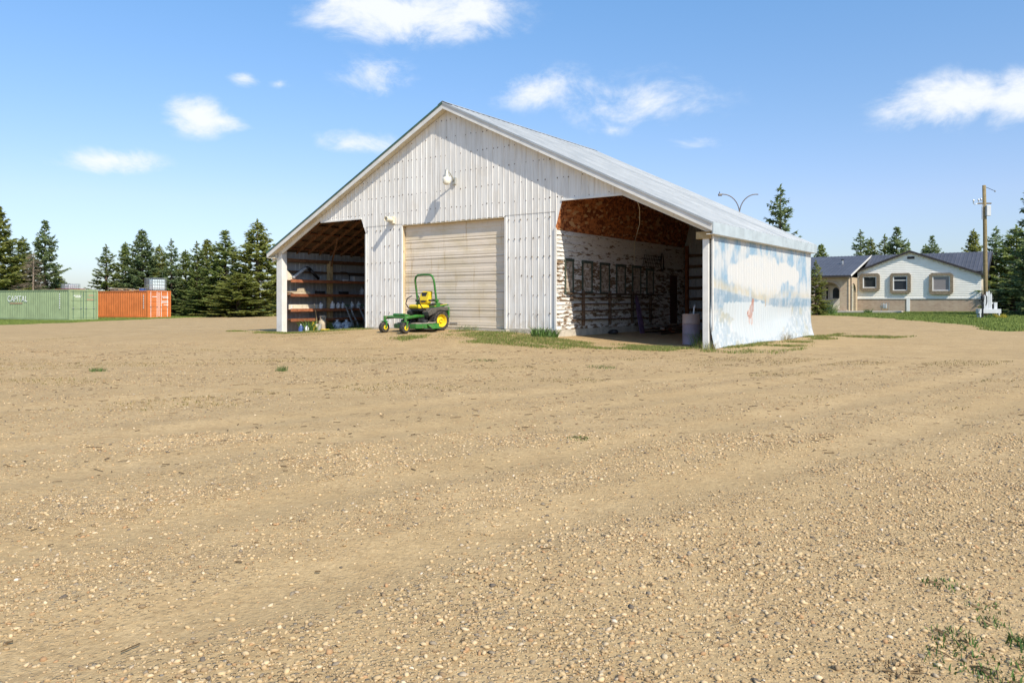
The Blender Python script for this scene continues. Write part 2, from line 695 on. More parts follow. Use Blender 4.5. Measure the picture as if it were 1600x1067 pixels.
    t = NT('fill_board')
    n = t.noise(t.coord('Object', (1, 2, 2)), 4, 7, .75)
    t.fin(t.mix(t.ramp(n, .42, .6), (.50, .43, .35), (.20, .145, .10)), .85, 0, .2)
    simple('brown_door', (.085, .035, .022), .7, 0, .3, 4)
    simple('black_metal', (.025, .025, .027), .45, .2, .3, 8)
    simple('black_plastic', (.022, .022, .022), .5, 0, .3, 8)
    simple('rubber', (.03, .027, .024), .85, 0, .25, 12, (.16, .12, .08), .4)
    simple('mower_green', (.03, .165, .026), .45, 0, .15, 6, (.13, .15, .06), .40, 0, 0)
    simple('mower_yellow', (.74, .53, .02), .5, 0, .08, 6, (.42, .30, .06), .32, 0, 0)
    simple('lamp_white', (.72, .69, .60), .4, 0, .08, 8)
    simple('lamp_grey', (.42, .42, .38), .45, .3, .12, 8)
    simple('lamp_glass', (.78, .74, .62), .25, 0, .05, 8)
    simple('white_paint', (.48, .50, .52), .55, 0, .07, 4, (.45, .42, .36), .22)
    simple('white_plastic', (.74, .75, .76), .4, 0, .05, 6)
    simple('blue_plastic', (.05, .10, .30), .4, 0, .1, 6)
    simple('yellow_plastic', (.75, .55, .03), .4, 0, .1, 6)
    simple('green_plastic', (.04, .20, .08), .45, 0, .15, 6)
    simple('grey_plastic', (.36, .38, .40), .5, 0, .12, 6)
    simple('clear_bag', (.50, .55, .60), .3, 0, .2, 14)
    simple('beige_tank', (.52, .44, .32), .5, 0, .1, 6, (.34, .22, .12), .3)
    simple('alu', (.56, .60, .60), .35, .6, .1, 8)
    simple('drum_pink', (.40, .29, .25), .55, .1, .12, 3, (.20, .10, .06), .3)
    simple('drum_violet', (.28, .22, .26), .55, .1, .12, 3, (.14, .08, .06), .3)
    simple('violet_board', (.14, .085, .16), .6, 0, .25, 5, (.09, .05, .05), .35)
    simple('red_metal', (.30, .05, .03), .5, .1, .2, 5)
    # containers -----------------------------------------------------
    simple('container_green', (.27, .335, .185), .6, 0, .10, 1.2, (.24, .20, .13), .24, .05, .02)
    simple('container_orange', (.60, .175, .048), .6, 0, .12, 1.2, (.34, .11, .05), .28, .05, .02)
    simple('container_rust', (.17, .095, .05), .8, 0, .25, 5)
    simple('dark_green_metal', (.06, .13, .10), .6, .1, .15, 5)
    simple('sign_white', (.78, .78, .75), .6, 0, .05, 4)
    simple('sign_red', (.55, .22, .16), .6, 0, .05, 4)
    simple('ibc_tank', (.62, .70, .72), .35, 0, .06, 3)
    # house ----------------------------------------------------------
    simple('house_siding', (.88, .85, .77), .55, 0, .04, 2, None, .3, 0, .01)
    simple('house_fascia', (.045, .038, .036), .5, 0, .1, 4)
    simple('house_gutter', (.66, .63, .58), .5, 0, .06, 4)
    t = NT('brick')
    b = t.N('ShaderNodeTexBrick')
    b.inputs['Scale'].default_value = 1.0
    b.inputs['Brick Width'].default_value = .22
    b.inputs['Row Height'].default_value = .075
    b.inputs['Mortar Size'].default_value = .009
    b.inputs['Color1'].default_value = (.46, .33, .23, 1)
    b.inputs['Color2'].default_value = (.34, .22, .155, 1)
    b.inputs['Mortar'].default_value = (.50, .44, .36, 1)
    t.L(t.coord('Object', (1, 1, 1), (R(90), 0, 0)), b.inputs['Vector'])
    n = t.noise(t.coord('Object'), 1.5, 4)
    t.fin(t.mix(t.ramp(n, .35, .7), b.outputs['Color'], t.mix(.5, b.outputs['Color'], (.52, .42, .32))), .9, 0, .2)
    t = NT('brick_tan')
    b2 = t.N('ShaderNodeTexBrick')
    for k in ('Scale', 'Brick Width', 'Row Height', 'Mortar Size'):
        b2.inputs[k].default_value = b.inputs[k].default_value
    b2.inputs['Color1'].default_value = (.50, .385, .25, 1)
    b2.inputs['Color2'].default_value = (.38, .27, .17, 1)
    b2.inputs['Mortar'].default_value = (.52, .46, .37, 1)
    t.L(t.coord('Object', (1, 1, 1), (R(90), 0, 0)), b2.inputs['Vector'])
    t.fin(b2.outputs['Color'], .9, 0, .2)
    simple('surround', (.23, .185, .13), .85, 0, .25, 9, (.12, .09, .06), .35)
    simple('house_roof', (.085, .088, .105), .5, .15, .12, 1.5, None, .3, 0, .06)
    simple('window_white', (.78, .78, .76), .45, 0, .03, 5)
    t = NT('glass')
    t.fin((.03, .035, .04), .06, 0, .9)
    t = NT('blind_glass')
    t.fin((.26, .235, .23), .12, 0, .8)
    simple('house_door', (.70, .68, .58), .5, 0, .04, 4)
    # trees ----------------------------------------------------------
    for nm, ca, cb, cc in (('spruce_green', (.16, .22, .065), (.29, .34, .105), (.34, .36, .125)),
                           ('spruce_blue', (.14, .21, .088), (.26, .32, .14), (.31, .345, .16)),
                           ('spruce_olive', (.19, .225, .06), (.33, .345, .095), (.37, .37, .125))):
        t = NT(nm)
        r = t.rnd('island')
        col = t.mix(t.ramp(r, 0, .75), ca, cb)
        col = t.mix(t.ramp(r, .85, .97), col, cc)
        col = t.vary(col, .12)
        t.fin(col, .75, 0, .2)
        tr = t.N('ShaderNodeBsdfTranslucent')
        t.L(col, tr.inputs[0])
        ms = t.N('ShaderNodeMixShader')
        ms.inputs[0].default_value = .5
        t.L(t.p.outputs[0], ms.inputs[1])
        t.L(tr.outputs[0], ms.inputs[2])
        t.L(ms.outputs[0], t.out.inputs[0])
    t = NT('dead_twig')
    t.fin(t.mix(t.rnd('island'), (.16, .12, .09), (.30, .24, .18)), .9, 0, .1)
    simple('bark', (.13, .095, .07), .9, 0, .3, 6)
    t = NT('leaf_green')
    t.fin(t.mix(t.rnd('island'), (.045, .10, .02), (.12, .20, .05)), .6, 0, .3)
    t = NT('flower_yellow')
    t.fin(t.mix(t.rnd('island'), (.55, .40, .03), (.2, .25, .04)), .6, 0, .3)


make_materials()

# ================================================================== THE SETTING
def axis(fine_a, fine_b, step, lo, hi, grow=1.16):
    pts = list(np.arange(fine_a, fine_b + 1e-6, step))
    s = step
    while pts[-1] < hi:
        s = min(s * grow, 120)
        pts.append(pts[-1] + s)
    s = step
    while pts[0] > lo:
        s = min(s * grow, 120)
        pts.insert(0, pts[0] - s)
    return np.array(pts)


def grid_faces(nx, ny):
    i = np.arange(nx - 1)
    j = np.arange(ny - 1)
    a = (j[:, None] * nx + i[None, :]).ravel()
    return np.stack([a, a + 1, a + 1 + nx, a + nx], 1)


def value_noise(x, y, seed, scale):
    rg = np.random.RandomState(seed)
    tab = rg.rand(256, 256)
    X, Y = x * scale, y * scale
    xi, yi = np.floor(X).astype(int), np.floor(Y).astype(int)
    fx, fy = X - xi, Y - yi
    fx, fy = fx * fx * (3 - 2 * fx), fy * fy * (3 - 2 * fy)
    g = lambda a, b: tab[a % 256, b % 256]
    return (g(xi, yi) * (1 - fx) + g(xi + 1, yi) * fx) * (1 - fy) + (g(xi, yi + 1) * (1 - fx) + g(xi + 1, yi + 1) * fx) * fy


def fbm(x, y, seed, scale, oct=4):
    v, a, t = 0, 1., 0
    for k in range(oct):
        v = v + a * value_noise(x, y, seed + k, scale * 2 ** k)
        t += a
        a *= .55
    return v / t


def track_amount(x, y):
    v = track_v(x, y) + (fbm(x, y, 31, .5, 2) - .5) * .35
    m = 0
    for t in TRACKS:
        m = np.maximum(m, np.exp(-((v - t) / .34) ** 2))
    return m


def build_ground():
    xs = axis(-8, 9, .14, -1500, 1500)
    ys = axis(1.2, 14, .14, -60, 2500)
    X, Y = np.meshgrid(xs, ys)
    x, y = X.ravel(), Y.ravel()
    z = hgt(x, y)
    near = sm(22, 10, np.hypot(x, y))
    z = z + near * (fbm(x, y, 3, 3.0, 3) - .5) * .016
    tr = track_amount(x, y)
    me = np_mesh('ground', np.stack([x, y, z], 1), grid_faces(len(xs), len(ys)),
                 {'track': np.stack([tr, tr, tr, np.ones_like(tr)], 1)})
    o = link_mesh('ground', me, 'gravel', smooth=True)
    tag(o, kind='structure')
    o['label'] = 'tan gravel farmyard with faint wheel tracks'


def lawn_mask(x, y):
    xe = np.interp(y, [33, 40, 47.6, 56, 75], [21.5, 23.4, 24.2, 23.9, 20])
    right = np.minimum(x - xe, y - (33.2 - .05 * (x - 22)))
    xl = np.interp(y, [-20, 48, 57, 72, 78, 84], [-34, -32, -32.6, -31.6, -28.5, -22])
    left = xl - x
    back = y - np.interp(x, [-40, -25, -10, 10, 25], [78, 84, 90, 92, 88])
    return np.maximum(np.maximum(right, left), back) + (fbm(x, y, 12, .35, 4) - .5) * 2.2


def build_lawn():
    xs = np.arange(-70, 80, .5)
    ys = np.arange(20, 110, .5)
    X, Y = np.meshgrid(xs, ys)
    x, y = X.ravel(), Y.ravel()
    m = lawn_mask(x, y)
    z = hgt(x, y) + np.clip(m * .10, 0.0, .035) - .004
    f = grid_faces(len(xs), len(ys))
    keep = (m[f] > 0).any(1)
    f = f[keep]
    used = np.unique(f)
    remap = np.full(len(x), -1)
    remap[used] = np.arange(len(used))
    me = np_mesh('lawn', np.stack([x, y, z], 1)[used], remap[f])
    o = link_mesh('lawn', me, 'lawn', smooth=True)
    tag(o, 'mown green lawn round the house and along the containers', kind='structure')
    mb = MB()
    for (x0, x1, y0, y1) in ((-1400, 1400, 108, 2300), (-1400, -69.5, -50, 108), (79.5, 1400, 20, 108)):
        nx, ny = 14, 14
        vs = [(x0 + (x1 - x0) * i / nx, y0 + (y1 - y0) * j / ny) for j in range(ny + 1) for i in range(nx + 1)]
        mb.add([(a, b, H(a, b) + .03) for a, b in vs],
               [(j * (nx + 1) + i, j * (nx + 1) + i + 1, (j + 1) * (nx + 1) + i + 1, (j + 1) * (nx + 1) + i) for j in range(ny) for i in range(nx)])
    o = mb.build('field', 'lawn')
    tag(o, 'flat green field reaching to the horizon', kind='structure')


def blades_mesh(name, x, y, hh, ww, rg, z=None, bend=.45):
    n = len(x)
    a = rg.rand(n) * 2 * PI
    dx, dy = np.cos(a), np.sin(a)
    b = rg.rand(n) * 2 * PI
    lean = hh * bend * (.3 + rg.rand(n))
    z = hgt(x, y) if z is None else z
    p0 = np.stack([x - dx * ww, y - dy * ww, z - .01], 1)
    p1 = np.stack([x + dx * ww, y + dy * ww, z - .01], 1)
    lx, ly = np.cos(b) * lean, np.sin(b) * lean
    p2 = np.stack([x + dx * ww * .7 + lx * .35, y + dy * ww * .7 + ly * .35, z + hh * .6], 1)
    p3 = np.stack([x - dx * ww * .7 + lx * .35, y - dy * ww * .7 + ly * .35, z + hh * .6], 1)
    p4 = np.stack([x + lx, y + ly, z + hh], 1)
    V = np.stack([p0, p1, p2, p3, p4], 1).reshape(-1, 3)
    base = np.arange(n)[:, None] * 5
    F3 = np.concatenate([base + np.array([[0, 1, 2]]), base + np.array([[0, 2, 3]]), base + np.array([[3, 2, 4]])], 0)
    return np_mesh(name, V, F3)


def in_poly(px, py, poly):
    inside = np.zeros(len(px), bool)
    n = len(poly)
    for i in range(n):
        (x0, y0), (x1, y1) = poly[i], poly[(i + 1) % n]
        c = ((y0 > py) != (y1 > py)) & (px < (x1 - x0) * (py - y0) / (y1 - y0 + 1e-12) + x0)
        inside ^= c
    return inside


def build_grass():
    rg = np.random.RandomState(5)
    # verge along the barn, in barn coordinates (s, d)
    S, D = [], []

    def patch(poly, n, seed, thr, sc=.8):
        xs = [p[0] for p in poly]
        ys = [p[1] for p in poly]
        s = rg.uniform(min(xs), max(xs), n)
        d = rg.uniform(min(ys), max(ys), n)
        k = in_poly(s + rg.normal(0, .12, n), d + rg.normal(0, .12, n), poly) & (rg.rand(n) < sm(thr - .04, thr + .20, fbm(s, d, seed, sc, 4)))
        S.append(s[k])
        D.append(d[k])
    patch([(4.4, -.15), (8.0, -.2), (8.4, -1.2), (8.3, -2.4), (8.9, -3.4), (7.6, -4.1), (5.5, -3.3), (2.8, -3.0), (3.6, -1.2)], 52000, 40, .50, .6)
    patch([(.0, -.05), (1.6, -.1), (3.4, -.5), (4.6, -1.0), (4.2, -2.2), (1.4, -1.8), (-.5, -1.4)], 36000, 41, .42)
    patch([(-.12, -.4), (-.16, 10.2), (-1.6, 10.9), (-1.2, 5), (-2.0, 1.5), (-2.2, -1.1), (-.3, -1.4)], 45000, 42, .45)
    patch([(-.5, 10.2), (-2.6, 9), (-3.4, 11.5), (-.5, 12.4)], 20000, 43, .42)
    patch([(12.9, -.2), (18.6, -.25), (21.6, -.3), (21.5, -1.2), (18, -1.5), (13.2, -1.3)], 60000, 44, .40)
    patch([(19.1, -.3), (19.1, 10), (20.3, 10), (20.6, -.6)], 20000, 45, .4)
    s, d = np.concatenate(S), np.concatenate(D)
    x, y = BC[0] + BU[0] * s + BW[0] * d, BC[1] + BU[1] * s + BW[1] * d
    me = blades_mesh('verge_grass', x, y, rg.uniform(.02, .075, len(x)), rg.uniform(.004, .009, len(x)), rg)
    o = link_mesh('verge_grass', me, 'grass_blade')
    tag(o, 'patchy short green grass growing along the foot of the barn', 'grass', kind='stuff')
    # dry thin growth further out
    n = 150000
    x = rg.uniform(-16, 16, n)
    y = rg.uniform(9, 30, n)
    q = fbm(x * .45, y * 1.6, 60, .55, 4)
    s, d = barn_sd(x, y)
    lim = .66 - .15 * sm(-6.5, -1.5, d)
    k = (q > lim) & (d < -.3) & (track_amount(x, y) < .5) & ~((s > 7) & (s < 12.2) & (d > -2.5))
    x, y = x[k], y[k]
    me = blades_mesh('dry_growth', x, y, rg.uniform(.006, .03, len(x)), rg.uniform(.003, .009, len(x)), rg)
    o = link_mesh('dry_growth', me, 'dry_blade')
    tag(o, 'sparse dry weeds and straw lying on the gravel yard', 'weeds', kind='stuff')
    # lawn blades
    n = 170000
    x = np.concatenate([rg.uniform(19, 60, n), rg.uniform(-50, -20, n // 2)])
    y = np.concatenate([rg.uniform(30, 68, n), rg.uniform(44, 92, n // 2)])
    m = lawn_mask(x, y)
    k = m > -.25
    x, y = x[k], y[k]
    me = blades_mesh('lawn_grass', x, y, rg.uniform(.04, .12, len(x)), rg.uniform(.008, .02, len(x)), rg, hgt(x, y) + .01)
    o = link_mesh('lawn_grass', me, 'lawn_blade')
    tag(o, 'short mown grass blades covering the lawn', 'grass', kind='stuff')


def build_pebbles():
    rg = np.random.RandomState(9)
    phi = (1 + 5 ** .5) / 2
    ico = np.array([(-1, phi, 0), (1, phi, 0), (-1, -phi, 0), (1, -phi, 0), (0, -1, phi), (0, 1, phi), (0, -1, -phi), (0, 1, -phi),
                    (phi, 0, -1), (phi, 0, 1), (-phi, 0, -1), (-phi, 0, 1)], float)
    ico /= np.linalg.norm(ico[0])
    icof = np.array([(0, 11, 5), (0, 5, 1), (0, 1, 7), (0, 7, 10), (0, 10, 11), (1, 5, 9), (5, 11, 4), (11, 10, 2), (10, 7, 6), (7, 1, 8),
                     (3, 9, 4), (3, 4, 2), (3, 2, 6), (3, 6, 8), (3, 8, 9), (4, 9, 5), (2, 4, 11), (6, 2, 10), (8, 6, 7), (9, 8, 1)])
    octv = np.array([(1, 0, 0), (-1, 0, 0), (0, 1, 0), (0, -1, 0), (0, 0, 1), (0, 0, -1)], float)
    octf = np.array([(0, 2, 4), (2, 1, 4), (1, 3, 4), (3, 0, 4), (2, 0, 5), (1, 2, 5), (3, 1, 5), (0, 3, 5)])

    def field(n, y0, y1, bv, bf, smin, smax, pw, seed):
        y = np.sqrt(rg.uniform(y0 ** 2, y1 ** 2, n))
        x = rg.uniform(-.88, .88, n) * y + rg.uniform(-1, 1, n)
        v = track_v(x, y)
        t = track_amount(x, y)
        dens = .20 + .85 * sm(.42, .66, fbm(x, y, seed, .8, 4))
        dens = dens + .5 * sm(-2.9, -2.0, v) + .35 * np.exp(-((v + 4.05) / .3) ** 2)
        dens = dens * (1 - .74 * t)
        s_, d_ = barn_sd(x, y)
        k = (rg.rand(n) < dens) & (d_ < -.4)
        x, y = x[k], y[k]
        n = len(x)
        r = smin + (smax - smin) * rg.rand(n) ** pw
        sc = r[:, None] * np.stack([rg.uniform(.7, 1.5, n), rg.uniform(.6, 1.15, n), rg.uniform(.4, .8, n)], 1)
        V = bv[None] * (1 + rg.uniform(-.34, .34, (n, len(bv), 1))) * sc[:, None]
        a = rg.rand(n) * 2 * PI
        tl = rg.uniform(-.35, .35, n)
        ca, sa, ct, st = np.cos(a), np.sin(a), np.cos(tl), np.sin(tl)
        X, Y, Z = V[..., 0], V[..., 1], V[..., 2]
        X, Z = X * ct[:, None] - Z * st[:, None], X * st[:, None] + Z * ct[:, None]
        X, Y = X * ca[:, None] - Y * sa[:, None], X * sa[:, None] + Y * ca[:, None]
        near = sm(22, 10, np.hypot(x, y))
        z = hgt(x, y) + near * (fbm(x, y, 3, 3.0, 3) - .5) * .016 + r * .22
        P = np.stack([X + x[:, None], Y + y[:, None], Z + z[:, None]], 2)
        F_ = (np.arange(n) * len(bv))[:, None, None] + bf[None]
        pal = np.array([(.50, .365, .20), (.56, .415, .24), (.43, .30, .16), (.60, .47, .30), (.31, .215, .12), (.27, .215, .15), (.44, .35, .24), (.40, .24, .12), (.15, .12, .09), (.64, .55, .42)])
        pr = np.array([.32, .18, .24, .045, .10, .05, .03, .05, .022, .004])
        if y0 > 5:
            pr = pr * np.array([1, 1, 1, 1, 1.6, 2.2, 1, 1.5, 3.2, 1])
        ci = rg.choice(len(pal), n, p=pr / pr.sum())
        c = pal[ci] * rg.uniform(.82, 1.12, (n, 1))
        c = np.repeat(np.concatenate([c, np.ones((n, 1))], 1)[:, None], len(bv), 1)
        return P.reshape(-1, 3), F_.reshape(-1, 3), c.reshape(-1, 4)
    sets = [field(76000, 2.1, 7.5, ico, icof, .0035, .0140, 2.8, 70), field(150000, 7.5, 25, octv, octf, .005, .016, 2.2, 71),
            field(70000, 2.1, 6.0, octv, octf, .0025, .007, 1.5, 72)]
    off = 0
    Vs, Fs, Cs = [], [], []
    for v, f, c in sets:
        Vs.append(v)
        Fs.append(f + off)
        Cs.append(c)
        off += len(v)
    me = np_mesh('pebbles', np.concatenate(Vs), np.concatenate(Fs), {'col': np.concatenate(Cs)})
    o = link_mesh('pebbles', me, 'pebble')
    tag(o, 'loose tan and grey pebbles scattered over the gravel yard', 'gravel', kind='stuff')
    # chips of bark, twigs and straw
    n = 2600
    y = np.sqrt(rg.uniform(2.4 ** 2, 20 ** 2, n))
    x = rg.uniform(-.85, .85, n) * y
    k = (fbm(x, y * 2, 90, .6, 4) > .47) & (barn_sd(x, y)[1] < -2) & (rg.rand(n) < sm(1.5, 9, y) + .12)
    mb = MB()
    for a, b in zip(x[k], y[k]):
        ang = rg.uniform(0, PI) if rg.rand() < .4 else rg.normal(.2, .4)
        l = rg.uniform(.008, .026) * (1 + b * .05) * (2.2 if rg.rand() < .08 else 1)
        z = H(a, b) + .008 + max(0., (1 - b / 20)) * .0
        w = rg.uniform(.0012, .003) * (1 + b * .06)
        c, s = math.cos(ang) * l, math.sin(ang) * l
        mb.bar((a - c, b - s, z + rg.uniform(-.002, .004)), (a + c, b + s, z + rg.uniform(-.002, .008)), w * 2, w * 1.4)
    o = mb.build('twig_litter', 'litter')
    tag(o, 'dark twigs and bark chips strewn over the gravel', 'litter', kind='stuff')


def tuft(x, y, r, hmin, hmax, n, label, seed, mat='weed_leaf', group=None, name='weed_tuft', leafy=False):
    rg = np.random.RandomState(seed)
    z0 = H(x, y)
    t = thing(name, label, 'weed', (x, y, z0), 0, group)
    a = rg.rand(n) * 2 * PI
    q = r * np.sqrt(rg.rand(n))
    bx, by = q * np.cos(a), q * np.sin(a)
    hh = rg.uniform(hmin, hmax, n)
    z = hgt(x + bx, y + by) - z0
    me = blades_mesh('leaves', bx, by, hh, rg.uniform(.25, .5, n) * .02 * (2.2 if leafy else .45), rg, z, .9)
    link_mesh('leaves', me, mat, t)
    mb = MB()
    for k in range(5):
        aa = rg.rand() * 6.28
        mb.tube([(0, 0, -.01), (math.cos(aa) * r * .4, math.sin(aa) * r * .4, hmax * .35), (math.cos(aa) * r * .7, math.sin(aa) * r * .7, hmax * .5)], .003, 4)
    mb.build('stem', 'litter', t)
    return t


build_ground()
build_lawn()
build_grass()
build_pebbles()

# ================================================================== THE BARN
barn = thing('barn', 'large white metal-clad barn with gable front, overhead door and two open bays', 'barn', (BC[0], BC[1], 0), BARN_ROT)
APEX_S, APEX_Z, SLOPE = 9.5, 8.18, .49
FRONT_O = -.26                      # gable overhang
DEPTH = 10.0
SR, SL = -.16, 19.32                # eave tips, right and left


def rz(s):
    return APEX_Z - SLOPE * abs(s - APEX_S)


def P(s, d, z):
    return (-s, d, z)


def rib_positions(a, b, pitch=.229, w=.022, h=.010):
    """profile [(pos, out)] of a ribbed sheet between a and b"""
    pr = [(a, 0)]
    k = math.ceil((a + .001) / pitch)
    while k * pitch < b - .001:
        c = k * pitch
        for q, o in ((c - w, 0), (c - w * .45, h), (c + w * .45, h), (c + w, 0)):
            if a < q < b:
                pr.append((q, o))
        k += 1
    pr.append((b, 0))
    return pr


def front_sheet(a, b, zb, zt, d0=0.0):
    mb = MB()
    pr = rib_positions(a, b)
    vs = []
    for (s, o) in pr:
        vs.append(P(s, d0 - o, zb(s)))
        vs.append(P(s, d0 - o, max(zb(s) + .001, zt(s))))
    n = len(pr)
    mb.add(vs, [(2 * i, 2 * i + 2, 2 * i + 3, 2 * i + 1) for i in range(n - 1)])
    return mb.build('siding_sheet', 'siding', barn)


def lin(x0, y0, x1, y1):
    return lambda s: y0 + (y1 - y0) * (s - x0) / (x1 - x0)


def build_barn():
    rnd = random.Random(2)
    top = lambda s: rz(s) - .09
    SEAM = 4.12
    # --- gable front above the openings, in sheets about 0.92 m wide
    def zb_up(s):
        if s <= 4.8:
            return 4.48
        if s < 7.02 or s > 11.72:
            return SEAM if 5.0 < s < 13.7 else (4.49 if s > 13.89 else lin(13.61, 3.85, 13.89, 4.49)(s))
        return 4.07
    cuts = sorted([2.70, 4.8, 5.06, 7.02, 11.72, 13.61, 13.89, 16.25] + [5.98, 7.94, 8.86, 9.5, 10.42, 11.3, 12.64, 3.75, 14.8, 15.6])
    for a, b in zip(cuts[:-1], cuts[1:]):
        if (a, b) == (4.8, 5.06):
            front_sheet(a, b, lin(4.8, 4.49, 5.06, 3.59), top)
        elif (a, b) == (13.61, 13.89):
            front_sheet(a, b, lin(13.61, 3.85, 13.89, 4.49), top)
        else:
            m = (a + b) / 2
            z0 = 4.48 if m < 4.8 or m > 13.89 else (4.07 if 7.02 < m < 11.72 else SEAM)
            front_sheet(a, b, lambda s, z0=z0: z0, top)
    # --- piers either side of the door, lower sheets lapped under the upper ones
    for a, b in ((5.06, 5.98), (5.98, 7.0), (11.74, 12.64), (12.64, 13.61)):
        front_sheet(a, b, lambda s: .42 if s < 9 else .34, lambda s: SEAM + .05, .012)
    # --- edge trim strips
    for s0, s1, z0, z1 in ((5.03, 5.10, .40, 3.60), (13.57, 13.64, .30, 3.86), (6.97, 7.04, .40, 4.07), (11.70, 11.78, .36, 4.07)):
        MB().bx(-s1, -s0, -.024, .03, z0, z1).build('edge_trim', 'trim_white', barn)
    MB().bx(-4.83, -2.68, -.028, .02, 4.43, 4.485).build('opening_trim', 'trim_white', barn)
    MB().bx(-16.2, -13.86, -.028, .02, 4.43, 4.485).build('opening_trim', 'trim_white', barn)
    # --- screws along the ribs
    mb = MB()
    k = 12
    for i in range(12, 71):
        s = i * .229
        zz = .9
        row = 0
        while zz < top(s) - .15:
            low = 4.5 if (s < 5.1 or s > 13.6) else (4.15 if 7.0 < s < 11.75 else .45)
            if zz > low and rnd.random() < .75:
                e = .011 + rnd.random() * .008
                zc = zz + rnd.uniform(-.02, .02)
                off = rnd.choice((0, 0, .05))
                mb.bx(-s - e + off, -s + e + off, -.0135 if off == 0 else -.004, 0, zc - e * 1.2, zc + e * 1.2)
            zz += .61
    o = mb.build('screw_heads', 'screw', barn)
    o['kind'] = 'stuff'
    # --- roof sheets
    thick = .045
    for side in (0, 1):
        n = 11
        d0, d1 = FRONT_O - .04, DEPTH + .2
        for i in range(n):
            a = d0 + (d1 - d0) * i / n
            b = d0 + (d1 - d0) * (i + 1) / n
            pr = rib_positions(a, b, .305, .04, .022)
            vs = []
            tip = SR if side == 0 else SL
            for (d, o) in pr:
                vs.append(P(APEX_S, d, APEX_Z + o))
                vs.append(P(tip, d, rz(tip) + o))
            m = len(pr)
            MB().add(vs, [(2 * q, 2 * q + 2, 2 * q + 3, 2 * q + 1) for q in range(m - 1)]).build('roof_sheet', 'roof_metal', barn)
    mb = MB()
    mb.prism([P(APEX_S - .22, FRONT_O - .05, APEX_Z - .075), P(APEX_S, FRONT_O - .05, APEX_Z + .035), P(APEX_S + .22, FRONT_O - .05, APEX_Z - .075),
              P(APEX_S, FRONT_O - .05, APEX_Z + .027)], (0, DEPTH + .5, 0))
    mb.build('ridge_cap', 'roof_metal', barn)
    # deck under the sheets (dark slab that keeps out the light)
    for nm, tip in (('roof_deck', SR), ('roof_deck', SL)):
        poly = [P(APEX_S, FRONT_O + .03, APEX_Z - .02), P(tip, FRONT_O + .03, rz(tip) - .02), P(tip, FRONT_O + .03, rz(tip) - .06), P(APEX_S, FRONT_O + .03, APEX_Z - .06)]
        MB().prism(poly, (0, DEPTH + .2, 0)).build(nm, 'dark_wood' if tip == SL else 'strand_board', barn)
    # --- rake boards, soffits
    for tip in (SR, SL):
        poly = [P(APEX_S, FRONT_O - .03, APEX_Z - .015), P(tip, FRONT_O - .03, rz(tip) - .015), P(tip, FRONT_O - .03, rz(tip) - .235), P(APEX_S, FRONT_O - .03, APEX_Z - .235)]
        MB().prism(poly, (0, .03, 0)).build('rake_board', 'trim_white', barn)
        poly = [P(APEX_S, FRONT_O + .002, APEX_Z - .225), P(tip, FRONT_O + .002, rz(tip) - .225), P(tip, FRONT_O + .002, rz(tip) - .205), P(APEX_S, FRONT_O + .002, APEX_Z - .205)]
        MB().prism(poly, (0, -FRONT_O - .03, 0)).build('soffit', 'trim_cream', barn)
        # cap flashing over the rake
        poly = [P(APEX_S, FRONT_O - .055, APEX_Z + .005), P(tip, FRONT_O - .055, rz(tip) + .005), P(tip, FRONT_O - .055, rz(tip) - .06), P(APEX_S, FRONT_O - .055, APEX_Z - .06)]
        MB().prism(poly, (0, .022, 0)).build('rake_flashing', 'roof_metal' if tip == SR else 'dark_green_metal', barn)
    # inner facing band of the gable beside the bays, behind the rake
    for s0, s1 in ((SR + .02, 2.72), (16.22, SL - .02)):
        poly = [P(s0, -.02, rz(s0) - .06), P(s1, -.02, rz(s1) - .06), P(s1, -.02, rz(s1) - .42), P(s0, -.02, rz(s0) - .36)]
        MB().prism(poly, (0, .045, 0)).build('bay_header', 'trim_white', barn)
    # eave fascias and gutter-board along the sides
    MB().bx(.165, .19, FRONT_O - .03, DEPTH + .2, 3.13, rz(SR) + .004).build('eave_fascia', 'fascia_blue', barn)
    MB().bx(-SL + .01, -SL + .04, FRONT_O, DEPTH + .2, rz(SL) - .26, rz(SL) - .03).build('eave_fascia', 'trim_white', barn)
    MB().bx(-.02, .165, FRONT_O, DEPTH + .15, 3.12, 3.14).build('soffit', 'trim_white', barn)
    MB().bx(-SL + .04, -18.95, FRONT_O, DEPTH + .15, rz(SL) - .25, rz(SL) - .23).build('soffit', 'trim_cream', barn)
    # --- posts
    MB().bx(-.22, -.045, -.03, .20, -.06, 3.12).build('corner_post', 'trim_white', barn, bevel=.008)
    MB().bx(-.40, .02, -.06, .12, 3.02, 3.22).build('beam_end', 'post_wood', barn, bevel=.008)
    MB().bx(-19.02, -18.66, -.02, .24, -.05, 3.42).build('corner_post', 'trim_white', barn, bevel=.008)
    for d in (2.66, 5.4, 8.1):
        MB().bx(-18.9, -18.70, d - .1, d + .1, -.05, 3.1).build('post', 'post_wood', barn, bevel=.008)
    MB().bx(-.3, -.07, 3.3, 3.5, -.05, 3.1).build('post', 'post_wood', barn)
    MB().bx(-.3, -.07, 6.6, 6.8, -.05, 3.1).build('post', 'post_wood', barn)
    # --- left outer wall
    for i in range(11):
        a, b = DEPTH * i / 11, DEPTH * (i + 1) / 11
        pr = rib_positions(a, b)
        vs = []
        for (d, o) in pr:
            vs += [P(19.0 + o, d, .02), P(19.0 + o, d, 3.42)]
        MB().add(vs, [(2 * q, 2 * q + 2, 2 * q + 3, 2 * q + 1) for q in range(len(pr) - 1)]).build('siding_sheet', 'galv_siding', barn)
